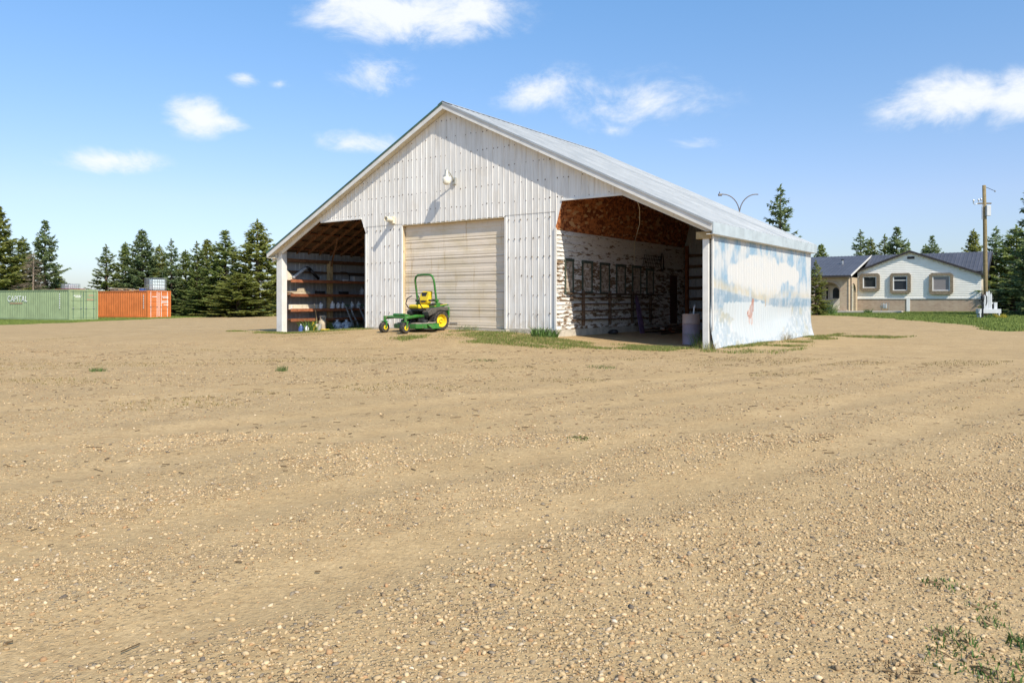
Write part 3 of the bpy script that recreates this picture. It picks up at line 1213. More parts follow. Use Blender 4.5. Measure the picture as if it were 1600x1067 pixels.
    # --- back wall
    for i in range(21):
        a, b = 19.0 * i / 21, 19.0 * (i + 1) / 21
        pr = rib_positions(a, b)
        vs = []
        for (s, o) in pr:
            vs += [P(s, DEPTH + o, .0), P(s, DEPTH + o, rz(s) - .05)]
        MB().add(vs, [(2 * q, 2 * q + 2, 2 * q + 3, 2 * q + 1) for q in range(len(pr) - 1)]).build('siding_sheet', 'galv_siding', barn)
    for z in (.5, .95, 1.4, 1.85, 2.3, 2.75, 3.2):
        MB().bx(-4.95, -.1, DEPTH - .07, DEPTH - .02, z - .06, z + .06).build('girt', 'dark_wood', barn)
        MB().bx(-18.6, -13.7, DEPTH - .07, DEPTH - .02, z - .06, z + .06).build('girt', 'dark_wood', barn)
    MB().bx(-4.98, -4.86, DEPTH - .2, DEPTH - .08, 0, 3.6).build('post', 'red_wood', barn)
    # --- overhead door
    MB().bx(-11.70, -7.04, .20, .24, .36, 4.07).build('door_backing', 'dark_wood', barn)
    n = 6
    door = MB().bx(-11.69, -7.05, .195, .199, .38, .40).build('garage_door', 'door_panel', barn)
    zs = [.40 + 3.65 * k / n for k in range(n + 1)]
    for k in range(n):
        mb = MB()
        z0, z1 = zs[k] + .006, zs[k + 1] - .006
        prof = [(0, 0), (.0, .02), (.012, .12), (.0, .14), (.0, .36), (.012, .38), (.012, .62), (0, .64), (0, .86), (.012, .88), (0, 1)]
        vs = []
        pts = [(.03, 0)] + prof + [(.03, 1)]
        for (o, f) in pts:
            z = z0 + (z1 - z0) * f
            vs += [P(7.045, .165 + o, z), P(11.70, .165 + o, z)]
        mb.add(vs, [(2 * q, 2 * q + 1, 2 * q + 3, 2 * q + 2) for q in range(len(pts) - 1)])
        mb.build('door_section', 'door_panel', door)
    MB().bx(-9.55, -9.21, .15, .178, .52, .56).build('door_handle', 'galv', door)
    MB().bx(-7.03, -6.985, .0, .23, .38, 4.07).build('door_jamb', 'door_frame', barn)
    MB().bx(-11.755, -11.71, .0, .23, .36, 4.07).build('door_jamb', 'door_frame', barn)
    MB().bx(-11.71, -7.03, .0, .23, 4.05, 4.10).build('door_head', 'door_frame', barn)
    MB().bx(-11.9, -6.85, -.18, .16, .22, .375).build('door_sill', 'concrete', barn)
    # --- foundations
    MB().bx(-6.98, -5.0, -.015, .14, -.1, .42).build('foundation', 'concrete', barn)
    MB().bx(-13.66, -11.76, -.015, .14, -.1, .34).build('foundation', 'concrete', barn)
    MB().bx(-5.30, -5.035, .14, DEPTH - .03, -.1, .40).build('foundation', 'concrete', barn)
    # --- inner plank wall of the right bay
    iw = MB().bx(-5.30, -5.10, .04, DEPTH - .03, .40, 6.0).build('inner_wall', 'dark_wood', barn)
    nb = 24
    z = .42
    hh = (3.55 - .42) / nb
    for k in range(nb):
        z0 = z + k * hh
        t = k / (nb - 1)
        wear = .60 if t > .86 else (.56 if t > .72 else (.505 if t > .35 else .53))
        segs = [(.06, 8.50), (9.25, DEPTH - .05)] if z0 < 2.32 else [(.06, DEPTH - .05)]
        for (a, b) in segs:
            # joints where boards end
            ends = [a]
            x = a + rnd.uniform(2.5, 4.5)
            while x < b - 1.2:
                ends.append(x)
                x += rnd.uniform(2.5, 4.5)
            ends.append(b)
            for e0, e1 in zip(ends[:-1], ends[1:]):
                mb = MB()
                # lapped board: thicker at its lower edge
                y0 = -5.098
                t0 = .052 + rnd.uniform(-.009, .010)
                t1 = .015
                poly = [(y0, e0 + .003, z0 - .012), (y0 + t0, e0 + .003, z0 - .012 + rnd.uniform(-.006, .004)), (y0 + t1, e0 + .003, z0 + hh), (y0, e0 + .003, z0 + hh)]
                mb.prism(poly, (0, e1 - e0 - .006, 0))
                o = mb.build('plank', 'peeling_plank', iw)
                o['wear'] = wear + rnd.uniform(-.035, .035)
    # boarded-up windows in that wall
    for d0, d1, z0, z1 in ((.57, 1.02, 1.60, 2.60), (1.64, 2.23, 1.62, 2.58), (2.84, 3.43, 1.60, 2.56), (3.99, 4.62, 1.58, 2.55), (5.22, 5.85, 1.58, 2.55), (6.39, 6.94, 1.60, 2.48)):
        w = MB()
        for a, b, c, e in ((d0 - .05, d0 + .03, z0, z1), (d1 - .03, d1 + .05, z0, z1), (d0 - .06, d1 + .06, z1 - .01, z1 + .08), (d0 - .06, d1 + .06, z0 - .06, z0 + .01)):
            w.bx(-5.06, -5.032 + (.01 if c != z0 or e != z1 else 0), a, b, c, e)
        wf = w.build('window_frame', 'green_frame', iw)
        n = 7
        for k in range(n):
            a = z0 + .012 + (z1 - z0 - .024) * k / n
            MB().bx(-5.062, -5.052 + rnd.uniform(0, .01), d0 + .032, d1 - .032, a, a + (z1 - z0 - .03) / n).build('fill_board', 'fill_board', iw)
    MB().bx(-5.085, -5.065, 8.53, 9.22, .42, 2.34).build('inner_door', 'brown_door', iw)
    # --- strand board over that wall and under the roof of the right bay
    poly = [P(5.08, .02, 3.56), P(4.52, .02, rz(4.52) - .08), P(4.60, .02, rz(4.6) - .08), P(5.16, .02, 3.56)]
    MB().prism(poly, (0, DEPTH - .06, 0)).build('ceiling_board', 'strand_board', barn)
    poly = [P(4.55, .02, rz(4.55) - .062), P(.1, .02, rz(.1) - .062), P(.1, .02, rz(.1) - .085), P(4.55, .02, rz(4.55) - .085)]
    MB().prism(poly, (0, DEPTH - .06, 0)).build('ceiling_board', 'strand_board', barn)
    # --- rails of the long-stock rack on the inner wall
    for z, d0, d1 in ((.70, .9, 7.2), (.98, 1.0, 6.8), (1.22, 1.0, 7.0), (1.42, .8, 6.3), (1.56, .6, 7.6)):
        MB().bar(P(4.98, d0, z), P(4.97, d1, z + rnd.uniform(-.05, .03)), .07, .045).build('rack_rail', 'dark_wood', barn)
    for d in (1.6, 3.4, 5.1, 6.6):
        MB().bx(-5.045, -4.95, d - .03, d + .03, .5, 1.66).build('rack_upright', 'dark_wood', barn)
    # --- core's other side wall
    MB().bx(-13.62, -13.45, .04, DEPTH - .03, .0, 6.0).build('inner_wall', 'dark_wood', barn)
    # --- rafters, plate, purlins and shelves in the left bay
    d = .35
    while d < DEPTH - .3:
        poly = [P(13.65, d, rz(13.65) - .062), P(18.95, d, rz(18.95) - .062), P(18.95, d, rz(18.95) - .20), P(13.65, d, rz(13.65) - .22)]
        MB().prism(poly, (0, .05, 0)).build('rafter', 'rafter_wood', barn)
        d += .61
    for k in range(9):
        s = 14.1 + k * .58
        z = rz(s) - .075 - (.012 if k % 2 else 0)
        MB().bar(P(s, .06, z - .012), P(s, DEPTH - .1, z - .012), .14, .02, (SLOPE, 0, 1)).build('purlin', 'rafter_wood' if k % 2 else 'red_wood', barn)
    MB().bx(-18.98, -18.72, .22, DEPTH - .05, 2.98, 3.12).build('wall_plate', 'rafter_wood', barn)
    MB().bx(-18.93, -18.86, .22, DEPTH - .05, 2.53, 2.62).build('girt', 'dark_wood', barn)
    MB().bar(P(16.6, 1.2, 3.9), P(18.7, 2.66, 2.9), .05, .09).build('knee_brace', 'rafter_wood', barn)
    for z in (2.20, 1.60, .97, .55):
        MB().bx(-18.96, -18.42, .26, 7.5, z - .02, z).build('shelf', 'red_wood', barn)
        MB().bx(-18.425, -18.385, .24, 7.5, z - .10, z + .025).build('shelf_edge', 'red_wood', barn)
    for d in (5.4,):
        MB().bx(-18.5, -18.43, d - .03, d + .03, -.03, 2.2).build('shelf_upright', 'red_wood', barn)


t_ = NT('galv_siding')
st_ = t_.noise(t_.coord('Object', (5, 5, .5)), 2, 5, .65)
t_.fin(t_.vary(t_.mix(t_.ramp(st_, .35, .7), (.34, .37, .40), (.46, .48, .49)), .08), .45, .2, .4)
build_barn()


def build_mural():
    """side wall: ribbed sheets with a faded painted landscape"""
    def paint(d, z):
        d = np.asarray(d)
        z = np.asarray(z)
        n1 = fbm(d * 1.0, z * .7, 101, 2.4, 4)
        n2 = fbm(d, z, 111, 2.2, 5)
        n3 = fbm(d, z, 121, 9, 3)
        white = np.array([.49, .505, .505])
        blue = np.array([.18, .315, .44])
        sky = sm(.36, .68, n1)[..., None] * (white - blue) * .95 + blue + .0
        sky = sky * .88 + white * .12
        col = sky.copy()

        def lay(mask, c, a=1.):
            nonlocal col
            m = np.clip(mask * a, 0, 1)[..., None]
            col = col * (1 - m) + np.array(c) * m
        # cloud bank: union of soft domes
        cm = np.zeros_like(d)
        for (cd, cz, rd, rzz) in ((1.9, 2.08, .75, .36), (2.9, 2.25, .95, .45), (4.2, 2.35, 1.1, .45), (5.3, 2.3, 1.2, .52), (6.6, 2.3, 1.2, .42), (7.6, 2.2, .8, .36), (4.6, 1.9, 2.2, .4)):
            q = 1 - ((d - cd) / rd) ** 2 - ((z - cz) / rzz) ** 2 + (n2 - .5) * 1.7
            cm = np.maximum(cm, sm(.0, .3, q))
        lay(cm, (.53, .53, .515))
        # hills: tan glow then a blue-grey tree line
        base = 1.80 - .085 * np.clip(d, 0, 4.4)
        tan = np.exp(-((z + (n2 - .5) * .35 - base) / .15) ** 2) * (d < 5.2) * sm(.3, .55, n2 + .12)
        tan2 = np.exp(-((z + (n2 - .5) * .35 - 1.52) / .16) ** 2) * (d > 4.6) * sm(.35, .6, n2 + .12)
        lay(tan, (.46, .40, .27), .7)
        lay(tan2, (.48, .43, .33), .6)
        tl = sm(.05, .0, np.abs(z - (base - .30)) - .17) * (d < 4.5)
        lay(tl, (.20, .29, .37), .85 * sm(.3, .6, n3 * .5 + n2 * .5 + .1))
        tr = sm(.05, .0, np.abs(z - 1.22) - .16) * (d > 5.0)
        lay(tr, (.20, .29, .37), .85 * sm(.3, .6, n3 * .5 + n2 * .5 + .1))
        # shore below
        low = sm(1.18, 1.02, z)
        lay(low, (.38, .43, .46), .85)
        lay(low * sm(.5, .62, n3), (.53, .55, .55), .8)
        lay(low * sm(.55, .7, n2), (.38, .36, .25), .6)
        # pond
        pts = [(.95, 1.27), (4.0, 1.30), (4.7, 1.18), (7.6, 1.05), (7.7, .86), (7.1, .62), (6.6, .40), (6.0, .22), (5.0, .08), (2.8, .12), (2.0, .34), (1.5, .58), (2.0, .80), (1.1, 1.0)]
        dd = d + (n2 - .5) * .8
        zz = z + (n3 - .5) * .12
        m = in_poly(dd.ravel(), zz.ravel(), pts).reshape(d.shape).astype(float)
        lay(m, (.475, .52, .54))
        # bare trunk at the far shore, reeds
        lay(((np.abs(d - 4.62) < .06) & (z > 1.12) & (z < 1.36)).astype(float), (.42, .33, .24), .8)
        lay(((np.abs(d - 6.45 - (z - .3) * .8) < .12) & (z > .1) & (z < .45)).astype(float) * sm(.4, .6, n3), (.45, .38, .24), .8)
        lay(((np.abs(d - 4.95) < .05) & (z > .08) & (z < .26)).astype(float), (.45, .44, .40), .6)
        # deer seen from behind on the ice: body, neck, head, ears, legs
        red = (.34, .14, .09)
        for (cd, cz, rd, rr) in ((3.15, .93, .24, .16), (3.27, 1.06, .17, .16), (3.37, 1.20, .10, .14), (3.43, 1.32, .11, .06)):
            lay((((d - cd) / rd) ** 2 + ((z - cz) / rr) ** 2 < 1).astype(float), red, .95)
        for (a0, z0, a1, z1, w) in ((3.05, .85, 2.98, .66, .035), (3.14, .82, 3.12, .60, .03), (3.25, .86, 3.28, .58, .03), (3.33, .95, 3.36, .60, .028)):
            tt = np.clip((z - z0) / (z1 - z0), 0, 1)
            lay(((np.abs(d - (a0 + (a1 - a0) * tt)) < w) & (z < z0) & (z > z1)).astype(float), (.50, .30, .24), .9)
        lay(((np.abs(d - 3.05) < .05) & (np.abs(z - .97) < .10)).astype(float), (.80, .80, .78), .7)
        for q in (-1, 1):
            lay(((np.abs(d - (3.40 + q * (.03 + (z - 1.32) * .5))) < .016) & (z > 1.32) & (z < 1.50)).astype(float), (.34, .26, .2), .9)
        fade = sm(.5, .75, fbm(d, z * .4, 141, 5, 3))
        lay(fade, (.53, .535, .53), .35)
        lay(sm(.55, .7, fbm(d * 1.5, z * 1.5, 151, 3, 5)), (.46, .50, .53), .38)
        return np.clip(col, 0, 1)
    n = 11
    L_ = DEPTH + .02
    for i in range(n):
        a, b = L_ * i / n, L_ * (i + 1) / n
        pr = rib_positions(a, b, .229, .026, .011)
        ds, outs = [], []
        for (p0, o0), (p1, o1) in zip(pr[:-1], pr[1:]):
            k = max(1, int((p1 - p0) / .035))
            for q in range(k):
                ds.append(p0 + (p1 - p0) * q / k)
                outs.append(o0 + (o1 - o0) * q / k)
        ds.append(b)
        outs.append(0)
        zs = np.linspace(0, 1, 95)
        D = np.array(ds)[None, :].repeat(95, 0)
        O = np.array(outs)[None, :].repeat(95, 0)
        ztop = 3.15
        zlow = -.0 + .035 * np.sin(np.array(ds) * 1.7) * .6
        Z = zlow[None, :] + zs[:, None] * (ztop - zlow[None, :])
        flare = .11 * np.clip(1 - Z / .75, 0, 1) ** 2
        belly = -.05 * np.exp(-((Z - .85) / .35) ** 2) * (.5 + .5 * np.cos(D * .9))
        X = .02 + O + flare + belly
        DD = D + .10 * (np.clip(1 - Z / .6, 0, 1) ** 2) * ((D / L_) - .35)
        V = np.stack([X.ravel(), DD.ravel(), Z.ravel()], 1)
        c = paint(D, Z).reshape(-1, 3)
        me = np_mesh('mural_sheet', V, grid_faces(D.shape[1], 95), {'paint': np.concatenate([c, np.ones((len(c), 1))], 1)})
        o = link_mesh('mural_sheet', me, 'mural', barn)
        if i == 3:
            o['label'] = 'sheet with a faded red deer painted on it'
    MB().bx(.0, .012, .03, DEPTH, .25, .37).build('girt', 'dark_wood', barn)
    MB().bx(.03, .075, .0, .05, .5, 3.13).build('corner_trim', 'trim_white', barn)


build_mural()

# ================================================================== THINGS IN AND ON THE BARN
def bpos(s, d, z=None):
    x, y = barn_xy(s, d)
    return (x, y, H(x, y) if z is None else z)


def build_lights():
    # yard light on a goose-neck arm above the door (local: -y points out of the wall)
    t = thing('yard_light', 'white dome yard light on a bent arm high on the gable', 'lamp', bpos(9.18, -.02, 5.44), BARN_ROT)
    MB().bx(-.07, .07, -.05, .01, -.11, .13).build('wall_plate', 'lamp_grey', t, bevel=.008)
    pts = [(0, -.05, 0), (.03, -.14, .10), (.02, -.26, .24), (-.01, -.36, .30), (-.02, -.40, .26)]
    MB().tube(pts, .022, 8).build('arm', 'lamp_grey', t, True)
    MB().lathe([(.0, .34), (.06, .34), (.075, .20), (.11, .16), (.13, .08), (.12, .05)], (-.02, -.40, 0), 18).build('housing', 'lamp_grey', t, 'auto')
    MB().lathe([(.02, .10), (.13, .09), (.145, .02), (.13, -.10), (.085, -.16), (.0, -.17)], (-.02, -.40, 0), 18).build('lens', 'lamp_glass', t, True)
    MB().cyl((-.02, -.40, .34), (-.02, -.40, .41), .025, .02, 8).build('photocell', 'lamp_grey', t)
    # horizontal can light at the left of the door
    t = thing('wall_light', 'cream cylindrical wall light left of the overhead door', 'lamp', bpos(12.15, -.02, 4.30), BARN_ROT)
    MB().bx(-.10, .10, -.09, .01, -.14, .12).build('mounting_box', 'trim_cream', t, bevel=.01)
    MB().lathe([(.0, -.09), (.085, -.09), (.095, -.14), (.095, -.34), (.10, -.35), (.10, -.38), (.08, -.38), (.07, -.32), (0, -.32)], (0, 0, 0), 18, 'y').build('can', 'trim_cream', t, 'auto')
    MB().cyl((0, -.325, 0), (0, -.332, 0), .068, .068, 16).build('lens', 'lamp_grey', t)
    MB().bx(-.02, .02, -.24, -.08, -.115, -.085).build('bracket', 'lamp_grey', t)


def build_mower():
    x, y = -2.81 - .707 * .24, 25.92 - .707 * .24
    m = thing('riding_mower', 'green zero-turn riding mower with yellow seat and roll bar before the overhead door', 'mower', (x, y, H(x, y) + .0), math.atan2(-.707, -.707))
    m.scale = (1.08, 1.08, 1.08)
    ha = H(x + .707 * .24, y + .707 * .24)
    hc = H(x - .707 * 1.22, y - .707 * 1.22)
    pitch = math.atan2(ha - hc, 1.46)
    m.rotation_euler[1] = pitch
    m.location[2] = ha - .24 * math.sin(pitch) - .004
    AX = -.22
    for sy in (-1, 1):
        w = MB().lathe([(.20, -.13), (.27, -.14), (.30, -.11), (.305, 0), (.30, .11), (.27, .14), (.20, .13), (.19, 0)], (AX, sy * .50, .305), 28, 'y').build('rear_wheel', 'rubber', m, 'auto')
        mb = MB()
        for k in range(22):
            a = 2 * PI * k / 22
            c, s = math.cos(a) * .303, math.sin(a) * .303
            for q in (-1, 1):
                mb.bar((AX + c, sy * .50 + q * .02, .305 + s), (AX + math.cos(a + .12) * .303, sy * .50 + q * .115, .305 + math.sin(a + .12) * .303), .03, .014, (c, 0, s))
        mb.build('tread', 'rubber', w)
        rim = MB().lathe([(.0, sy * .06), (.05, sy * .07), (.055, sy * .10), (.06, sy * .06), (.15, sy * .045), (.165, sy * .10), (.195, sy * .135), (.20, sy * .12), (.195, 0), (0, 0)], (AX, sy * .50, .305), 24, 'y').build('rim', 'mower_yellow', w, 'auto')
        # casters
        cx, cy = 1.13, sy * .52
        cw = MB().lathe([(.06, -.075), (.14, -.08), (.165, -.05), (.168, 0), (.165, .05), (.14, .08), (.06, .075)], (cx, cy, .168), 22, 'y').build('caster_wheel', 'rubber', m, 'auto')
        MB().lathe([(0, -.085), (.07, -.085), (.075, 0), (.07, .085), (0, .085)], (cx, cy, .168), 16, 'y').build('hub', 'mower_yellow', cw, 'auto')
        mb = MB()
        for q in (-1, 1):
            mb.bar((cx, cy + q * .105, .15), (cx - .03, cy + q * .105, .34), .05, .018, (0, 1, 0))
        mb.bx(cx - .08, cx + .03, cy - .115, cy + .115, .335, .365)
        mb.cyl((cx - .04, cy, .36), (cx - .04, cy, .52), .045, .04, 12)
        mb.build('caster_fork', 'mower_green', m, bevel=.006)
        # front arm
        MB().tube([(.22, sy * .27, .46), (.55, sy * .32, .48), (.85, sy * .44, .47), (1.09, sy * .52, .46)], [.055, .055, .05, .05], 8).build('front_arm', 'mower_green', m, True)
    mb = MB()
    mb.tube([(1.02, -.50, .455), (1.05, -.2, .475), (1.05, .2, .475), (1.02, .50, .455)], .032, 8)
    mb.build('front_bar', 'mower_green', m, True)
    # deck
    top = [(.00, -.76), (.10, -.80), (.52, -.78), (.74, -.55), (.80, -.2), (.80, .2), (.74, .55), (.52, .78), (.10, .80), (.0, .76), (-.04, .4), (-.04, -.4)]
    mb = MB()
    mb.prism([(a, b, .12) for a, b in top], (0, 0, .13))
    mb.build('deck', 'mower_green', m, bevel=.012)
    MB().prism([(a * .86 + .03, b * .86, .252) for a, b in top], (0, 0, .03)).build('deck_top', 'grey_wood', m, bevel=.008)
    for b in (-.5, 0, .5):
        MB().lathe([(.10, .28), (.12, .30), (.11, .36), (.04, .38), (0, .38)], (.36, b, 0), 14).build('spindle_cover', 'black_plastic', m, 'auto')
    MB().prism([(.1, .80, .24), (.5, .80, .24), (.46, 1.0, .11), (.14, 1.0, .11), (.14, 1.0, .09), (.1, .80, .12)], (0, 0, .012)).build('discharge_chute', 'mower_green', m)
    # chassis and foot rest
    mb = MB()
    mb.bx(-.62, .42, -.30, -.24, .30, .42).bx(-.62, .42, .24, .30, .30, .42).bx(-.5, .25, -.24, .24, .34, .42)
    mb.build('chassis', 'black_metal', m, bevel=.006)
    MB().prism([(.22, -.28, .44), (.70, -.28, .44), (.90, -.28, .56), (.91, -.28, .54), (.72, -.28, .415), (.22, -.28, .415)], (0, .56, 0)).build('foot_rest', 'black_plastic', m, bevel=.005)
    MB().prism([(.80, -.30, .50), (.92, -.30, .59), (.95, -.30, .53), (.86, -.30, .45)], (0, .60, 0)).build('front_shield', 'mower_green', m, bevel=.008)
    # fender pods and hood
    for sy in (-1, 1):
        y0, y1 = (.24, .55) if sy > 0 else (-.55, -.24)
        MB().prism([(.20, y0, .46), (.24, y0, .60), (.10, y0, .70), (-.30, y0, .74), (-.56, y0, .70), (-.62, y0, .60), (-.45, y0, .60), (-.20, y0, .63), (.02, y0, .52)], (0, y1 - y0, 0)).build('fender', 'fender_grey', m, bevel=.02)
        MB().prism([(-.02, y0 + .03 * sy, .715), (-.02, y1 - .02 * sy, .715), (-.60, y1 - .02 * sy, .755), (-.64, y0 + .03 * sy, .74)], (0, 0, .045)).build('hood_panel', 'mower_green', m, bevel=.012)
        MB().bar((-.06, y1 - .07 * sy, .766), (-.56, y1 - .07 * sy, .802), .05, .008).build('hood_stripe', 'mower_yellow', m)
        # lever
        MB().tube([(.16, sy * .34, .66), (.30, sy * .35, .72), (.40, sy * .35, .86), (.37, sy * .30, 1.02), (.30, sy * .16, 1.10)], .016, 8).build('control_lever', 'black_metal', m, True)
        MB().tube([(-.30, sy * .30, .86), (-.28, sy * .32, .93), (.02, sy * .33, .94)], [.02, .03, .03], 8).build('armrest', 'black_plastic', m, True)
    MB().lathe([(.0, -.02), (.26, -.02), (.28, .08), (.24, .20), (.10, .24), (0, .24)], (-.52, 0, .60), 18).build('engine_cover', 'black_plastic', m, 'auto')
    MB().bx(-.74, -.36, -.24, .24, .38, .62).build('engine', 'black_metal', m, bevel=.02)
    MB().bx(-.80, -.74, -.34, .34, .36, .70).build('rear_guard', 'mower_green', m, bevel=.015)
    MB().cyl((-.66, .20, .44), (-.66, -.20, .44), .07, .07, 12).build('muffler', 'galv', m)
    pre = set(m.children)
    # seat
    seat = MB().prism([(.20, -.23, .70), (.24, -.23, .77), (.20, -.23, .83), (.0, -.23, .82), (-.22, -.23, .80), (-.26, -.23, .70)], (0, .46, 0)).build('seat', 'mower_yellow', m, bevel=.035)
    MB().bx(-.22, .18, -.20, .20, .62, .70).build('seat_base', 'black_plastic', seat, bevel=.02)
    back = MB().prism([(-.20, -.22, .80), (-.17, -.23, .95), (-.24, -.20, 1.16), (-.30, -.16, 1.23), (-.36, -.16, 1.22), (-.33, -.22, .95), (-.30, -.22, .80)], (0, .44, 0)).build('seat_back', 'mower_yellow', m, bevel=.04)
    for z0, z1 in ((.88, .94), (1.07, 1.19)):
        MB().prism([(-.160 - (z0 - .88) * .25, -.10, z0), (-.160 - (z1 - .88) * .25, -.14, z1), (-.160 - (z1 - .88) * .25, .14, z1), (-.160 - (z0 - .88) * .25, .10, z0)], (-.02, 0, 0)).build('seat_pad', 'black_plastic', back)
    # roll bar
    pts = []
    for k in range(7):
        pts.append((-.36 + k * .016, -.47, .58 + k * .15))
    cen = (-.49, 0, 1.56)
    arc = [(-.25, -.455, 1.60), (-.245, -.40, 1.69), (-.24, -.31, 1.73), (-.24, 0, 1.74), (-.24, .31, 1.73), (-.245, .40, 1.69), (-.25, .455, 1.60)]
    pts = pts + arc + [(p[0], -p[1], p[2]) for p in reversed(pts)]
    MB().tube(pts, .033, 10).build('roll_bar', 'mower_green', m, True)
    for sy in (-1, 1):
        MB().bx(-.43, -.28, sy * .47 - .05, sy * .47 + .05, .56, .86).build('roll_bar_bracket', 'mower_green', m, bevel=.01)
        MB().cyl((-.33, sy * .47 + .06, .92), (-.33, sy * .47 - .06, .92), .045, .045, 12).build('hinge', 'mower_green', m)
    for o in list(m.children):
        if o not in pre:
            o.location.x += .16
    return m


def jug(s, d, z, mat, label, sc=1., cap='blue_plastic', group='plastic jugs on the shelves'):
    t = thing('plastic_jug', label, 'jug', bpos(s, d, z), BARN_ROT, group)
    MB().lathe([(.0, 0), (.085, 0), (.095, .02), (.095, .16), (.07, .22), (.03, .26), (.028, .285), (0, .285)], (0, 0, 0), 12).build('bottle', mat, t, 'auto')
    MB().cyl((0, 0, .283), (0, 0, .315), .032, .032, 10).build('cap', cap, t)
    MB().tube([(.06, 0, .235), (.12, 0, .21), (.125, 0, .14), (.09, 0, .10)], .013, 6).build('handle', mat, t, True)
    t.scale = (sc, sc, sc)


def build_left_bay():
    rnd = random.Random(8)
    t = thing('duct_pipe', 'black bent stove pipe on the top shelf', 'pipe', bpos(18.66, .55, 2.225), BARN_ROT)
    pa = MB().tube([(0, 0, .07), (0, .35, .30), (0, .62, .47), (0, .72, .50)], .065, 12).build('pipe_section', 'grey_plastic', t, True)
    MB().tube([(0, .70, .50), (0, .80, .52), (0, .92, .44)], .072, 12).build('elbow', 'black_metal', t, True)
    MB().tube([(0, .90, .46), (0, 1.10, .28), (0, 1.36, .07)], .065, 12).build('pipe_section', 'black_metal', t, True)
    # planks and cartons
    t = thing('plank_stack', 'stack of pale offcut boards on the middle shelf', 'boards', bpos(18.66, .85, 1.60), BARN_ROT)
    for k in range(5):
        MB().bx(-.2 + rnd.uniform(0, .04), .2 - rnd.uniform(0, .04), -.5 + rnd.uniform(0, .1), .5 - rnd.uniform(0, .12), k * .026, k * .026 + .024).build('board', 'pale_wood', t)
    t = thing('carton', 'small buff carton resting on the stack of pale boards', 'box', bpos(18.62, .95, 1.73), BARN_ROT + .2)
    MB().bx(-.12, .12, -.14, .14, 0, .13).build('box_body', 'pale_wood', t)
    MB().bx(-.122, .122, -.03, .03, .1305, .1335).build('tape_strip', 'trim_cream', t)
    t = thing('long_board', 'long cream board standing on edge on the lower shelf', 'board', bpos(18.62, .3, .97), BARN_ROT)
    MB().bx(-.02, .02, 0, 1.55, 0, .20).build('board', 'trim_cream', t)
    MB().bx(.021, .03, .08, .16, .02, .18).build('batten', 'trim_white', t)
    MB().bx(.021, .03, 1.38, 1.46, .02, .18).build('batten', 'trim_white', t)
    t = thing('sheet_offcut', 'cream triangular sheet offcut leaning at the front of the top shelf', 'sheet', bpos(18.74, .28, 2.20), BARN_ROT)
    MB().prism([(0, 0, .0), (0, .55, .0), (0, .0, .42)], (.015, 0, 0)).build('sheet', 'trim_cream', t)
    MB().bx(.015, .03, 0, .03, .02, .36).build('batten', 'trim_white', t)
    jug(18.62, 2.0, .97, 'white_plastic', 'white jug nearest the shelf front, beside the long cream board')
    jug(18.62, 2.66, .97, 'white_plastic', 'large white jug in front of the wooden shelf post', 1.1, 'white_plastic')
    jug(18.62, 2.98, .97, 'white_plastic', 'left jug of the close pair right of the shelf post', 1.0)
    jug(18.62, 3.26, .97, 'white_plastic', 'right jug of the close pair right of the shelf post', 1.0)
    jug(18.62, 3.80, .97, 'white_plastic', 'white jug second from the right end of the lower shelf', 1.05, 'white_plastic')
    jug(18.62, 4.20, .97, 'white_plastic', 'rightmost white jug on the lower shelf', 1.05, 'white_plastic')
    jug(18.62, 4.42, 1.60, 'grey_plastic', 'pale grey-green canister alone at the right of the middle shelf', 1.15, 'grey_plastic')
    for d, z, lab in ((2.0, 1.60, 'dark toolbox left of the post on the middle shelf'), (3.35, 1.60, 'dark toolbox right of the post on the middle shelf')):
        t = thing('toolbox', lab, 'toolbox', bpos(18.66, d, z), BARN_ROT)
        MB().bx(-.12, .12, -.2, .2, 0, .15).build('case', 'black_plastic', t, bevel=.01)
        MB().tube([(0, -.1, .15), (0, -.08, .2), (0, .08, .2), (0, .1, .15)], .01, 6).build('handle', 'grey_plastic', t)
    t = thing('storage_bin', 'grey storage bin at the right of the top shelf', 'bin', bpos(18.66, 4.3, 2.20), BARN_ROT)
    MB().bx(-.18, .18, -.45, .45, 0, .26).build('bin_body', 'grey_plastic', t, bevel=.015)
    MB().bx(-.195, .195, -.47, .47, .26, .29).build('lid', 'black_plastic', t)
    t = thing('hook_frame', 'thin black bent rod standing on the top shelf beside a white carton', 'rod', bpos(18.6, 3.6, 2.20), BARN_ROT)
    MB().tube([(0, 0, 0), (0, .06, .22), (0, 0, .36), (0, -.14, .42), (0, -.5, .42)], .018, 6).build('rod', 'black_metal', t, True)
    MB().bx(-.06, .06, -.05, .05, 0, .015).build('foot', 'black_metal', t)
    t = thing('white_carton', 'small white carton on the top shelf right of the wooden post', 'box', bpos(18.6, 3.4, 2.20), BARN_ROT)
    MB().bx(-.07, .07, -.12, .12, 0, .09).build('box_body', 'white_plastic', t)
    MB().bx(-.072, .072, -.02, .02, .0905, .093).build('tape_strip', 'grey_plastic', t)
    # gas cylinder
    t = thing('gas_cylinder', 'beige propane cylinder with collar on the ground below the shelves', 'cylinder', bpos(18.05, 1.62), BARN_ROT)
    MB().lathe([(.0, .03), (.14, .03), (.165, .08), (.168, .40), (.15, .46), (.08, .50), (0, .50)], (0, 0, 0), 20).build('tank', 'beige_tank', t, True)
    MB().lathe([(.13, 0), (.135, 0), (.14, .06), (.125, .06)], (0, 0, 0), 20).build('foot_ring', 'beige_tank', t)
    mb = MB()
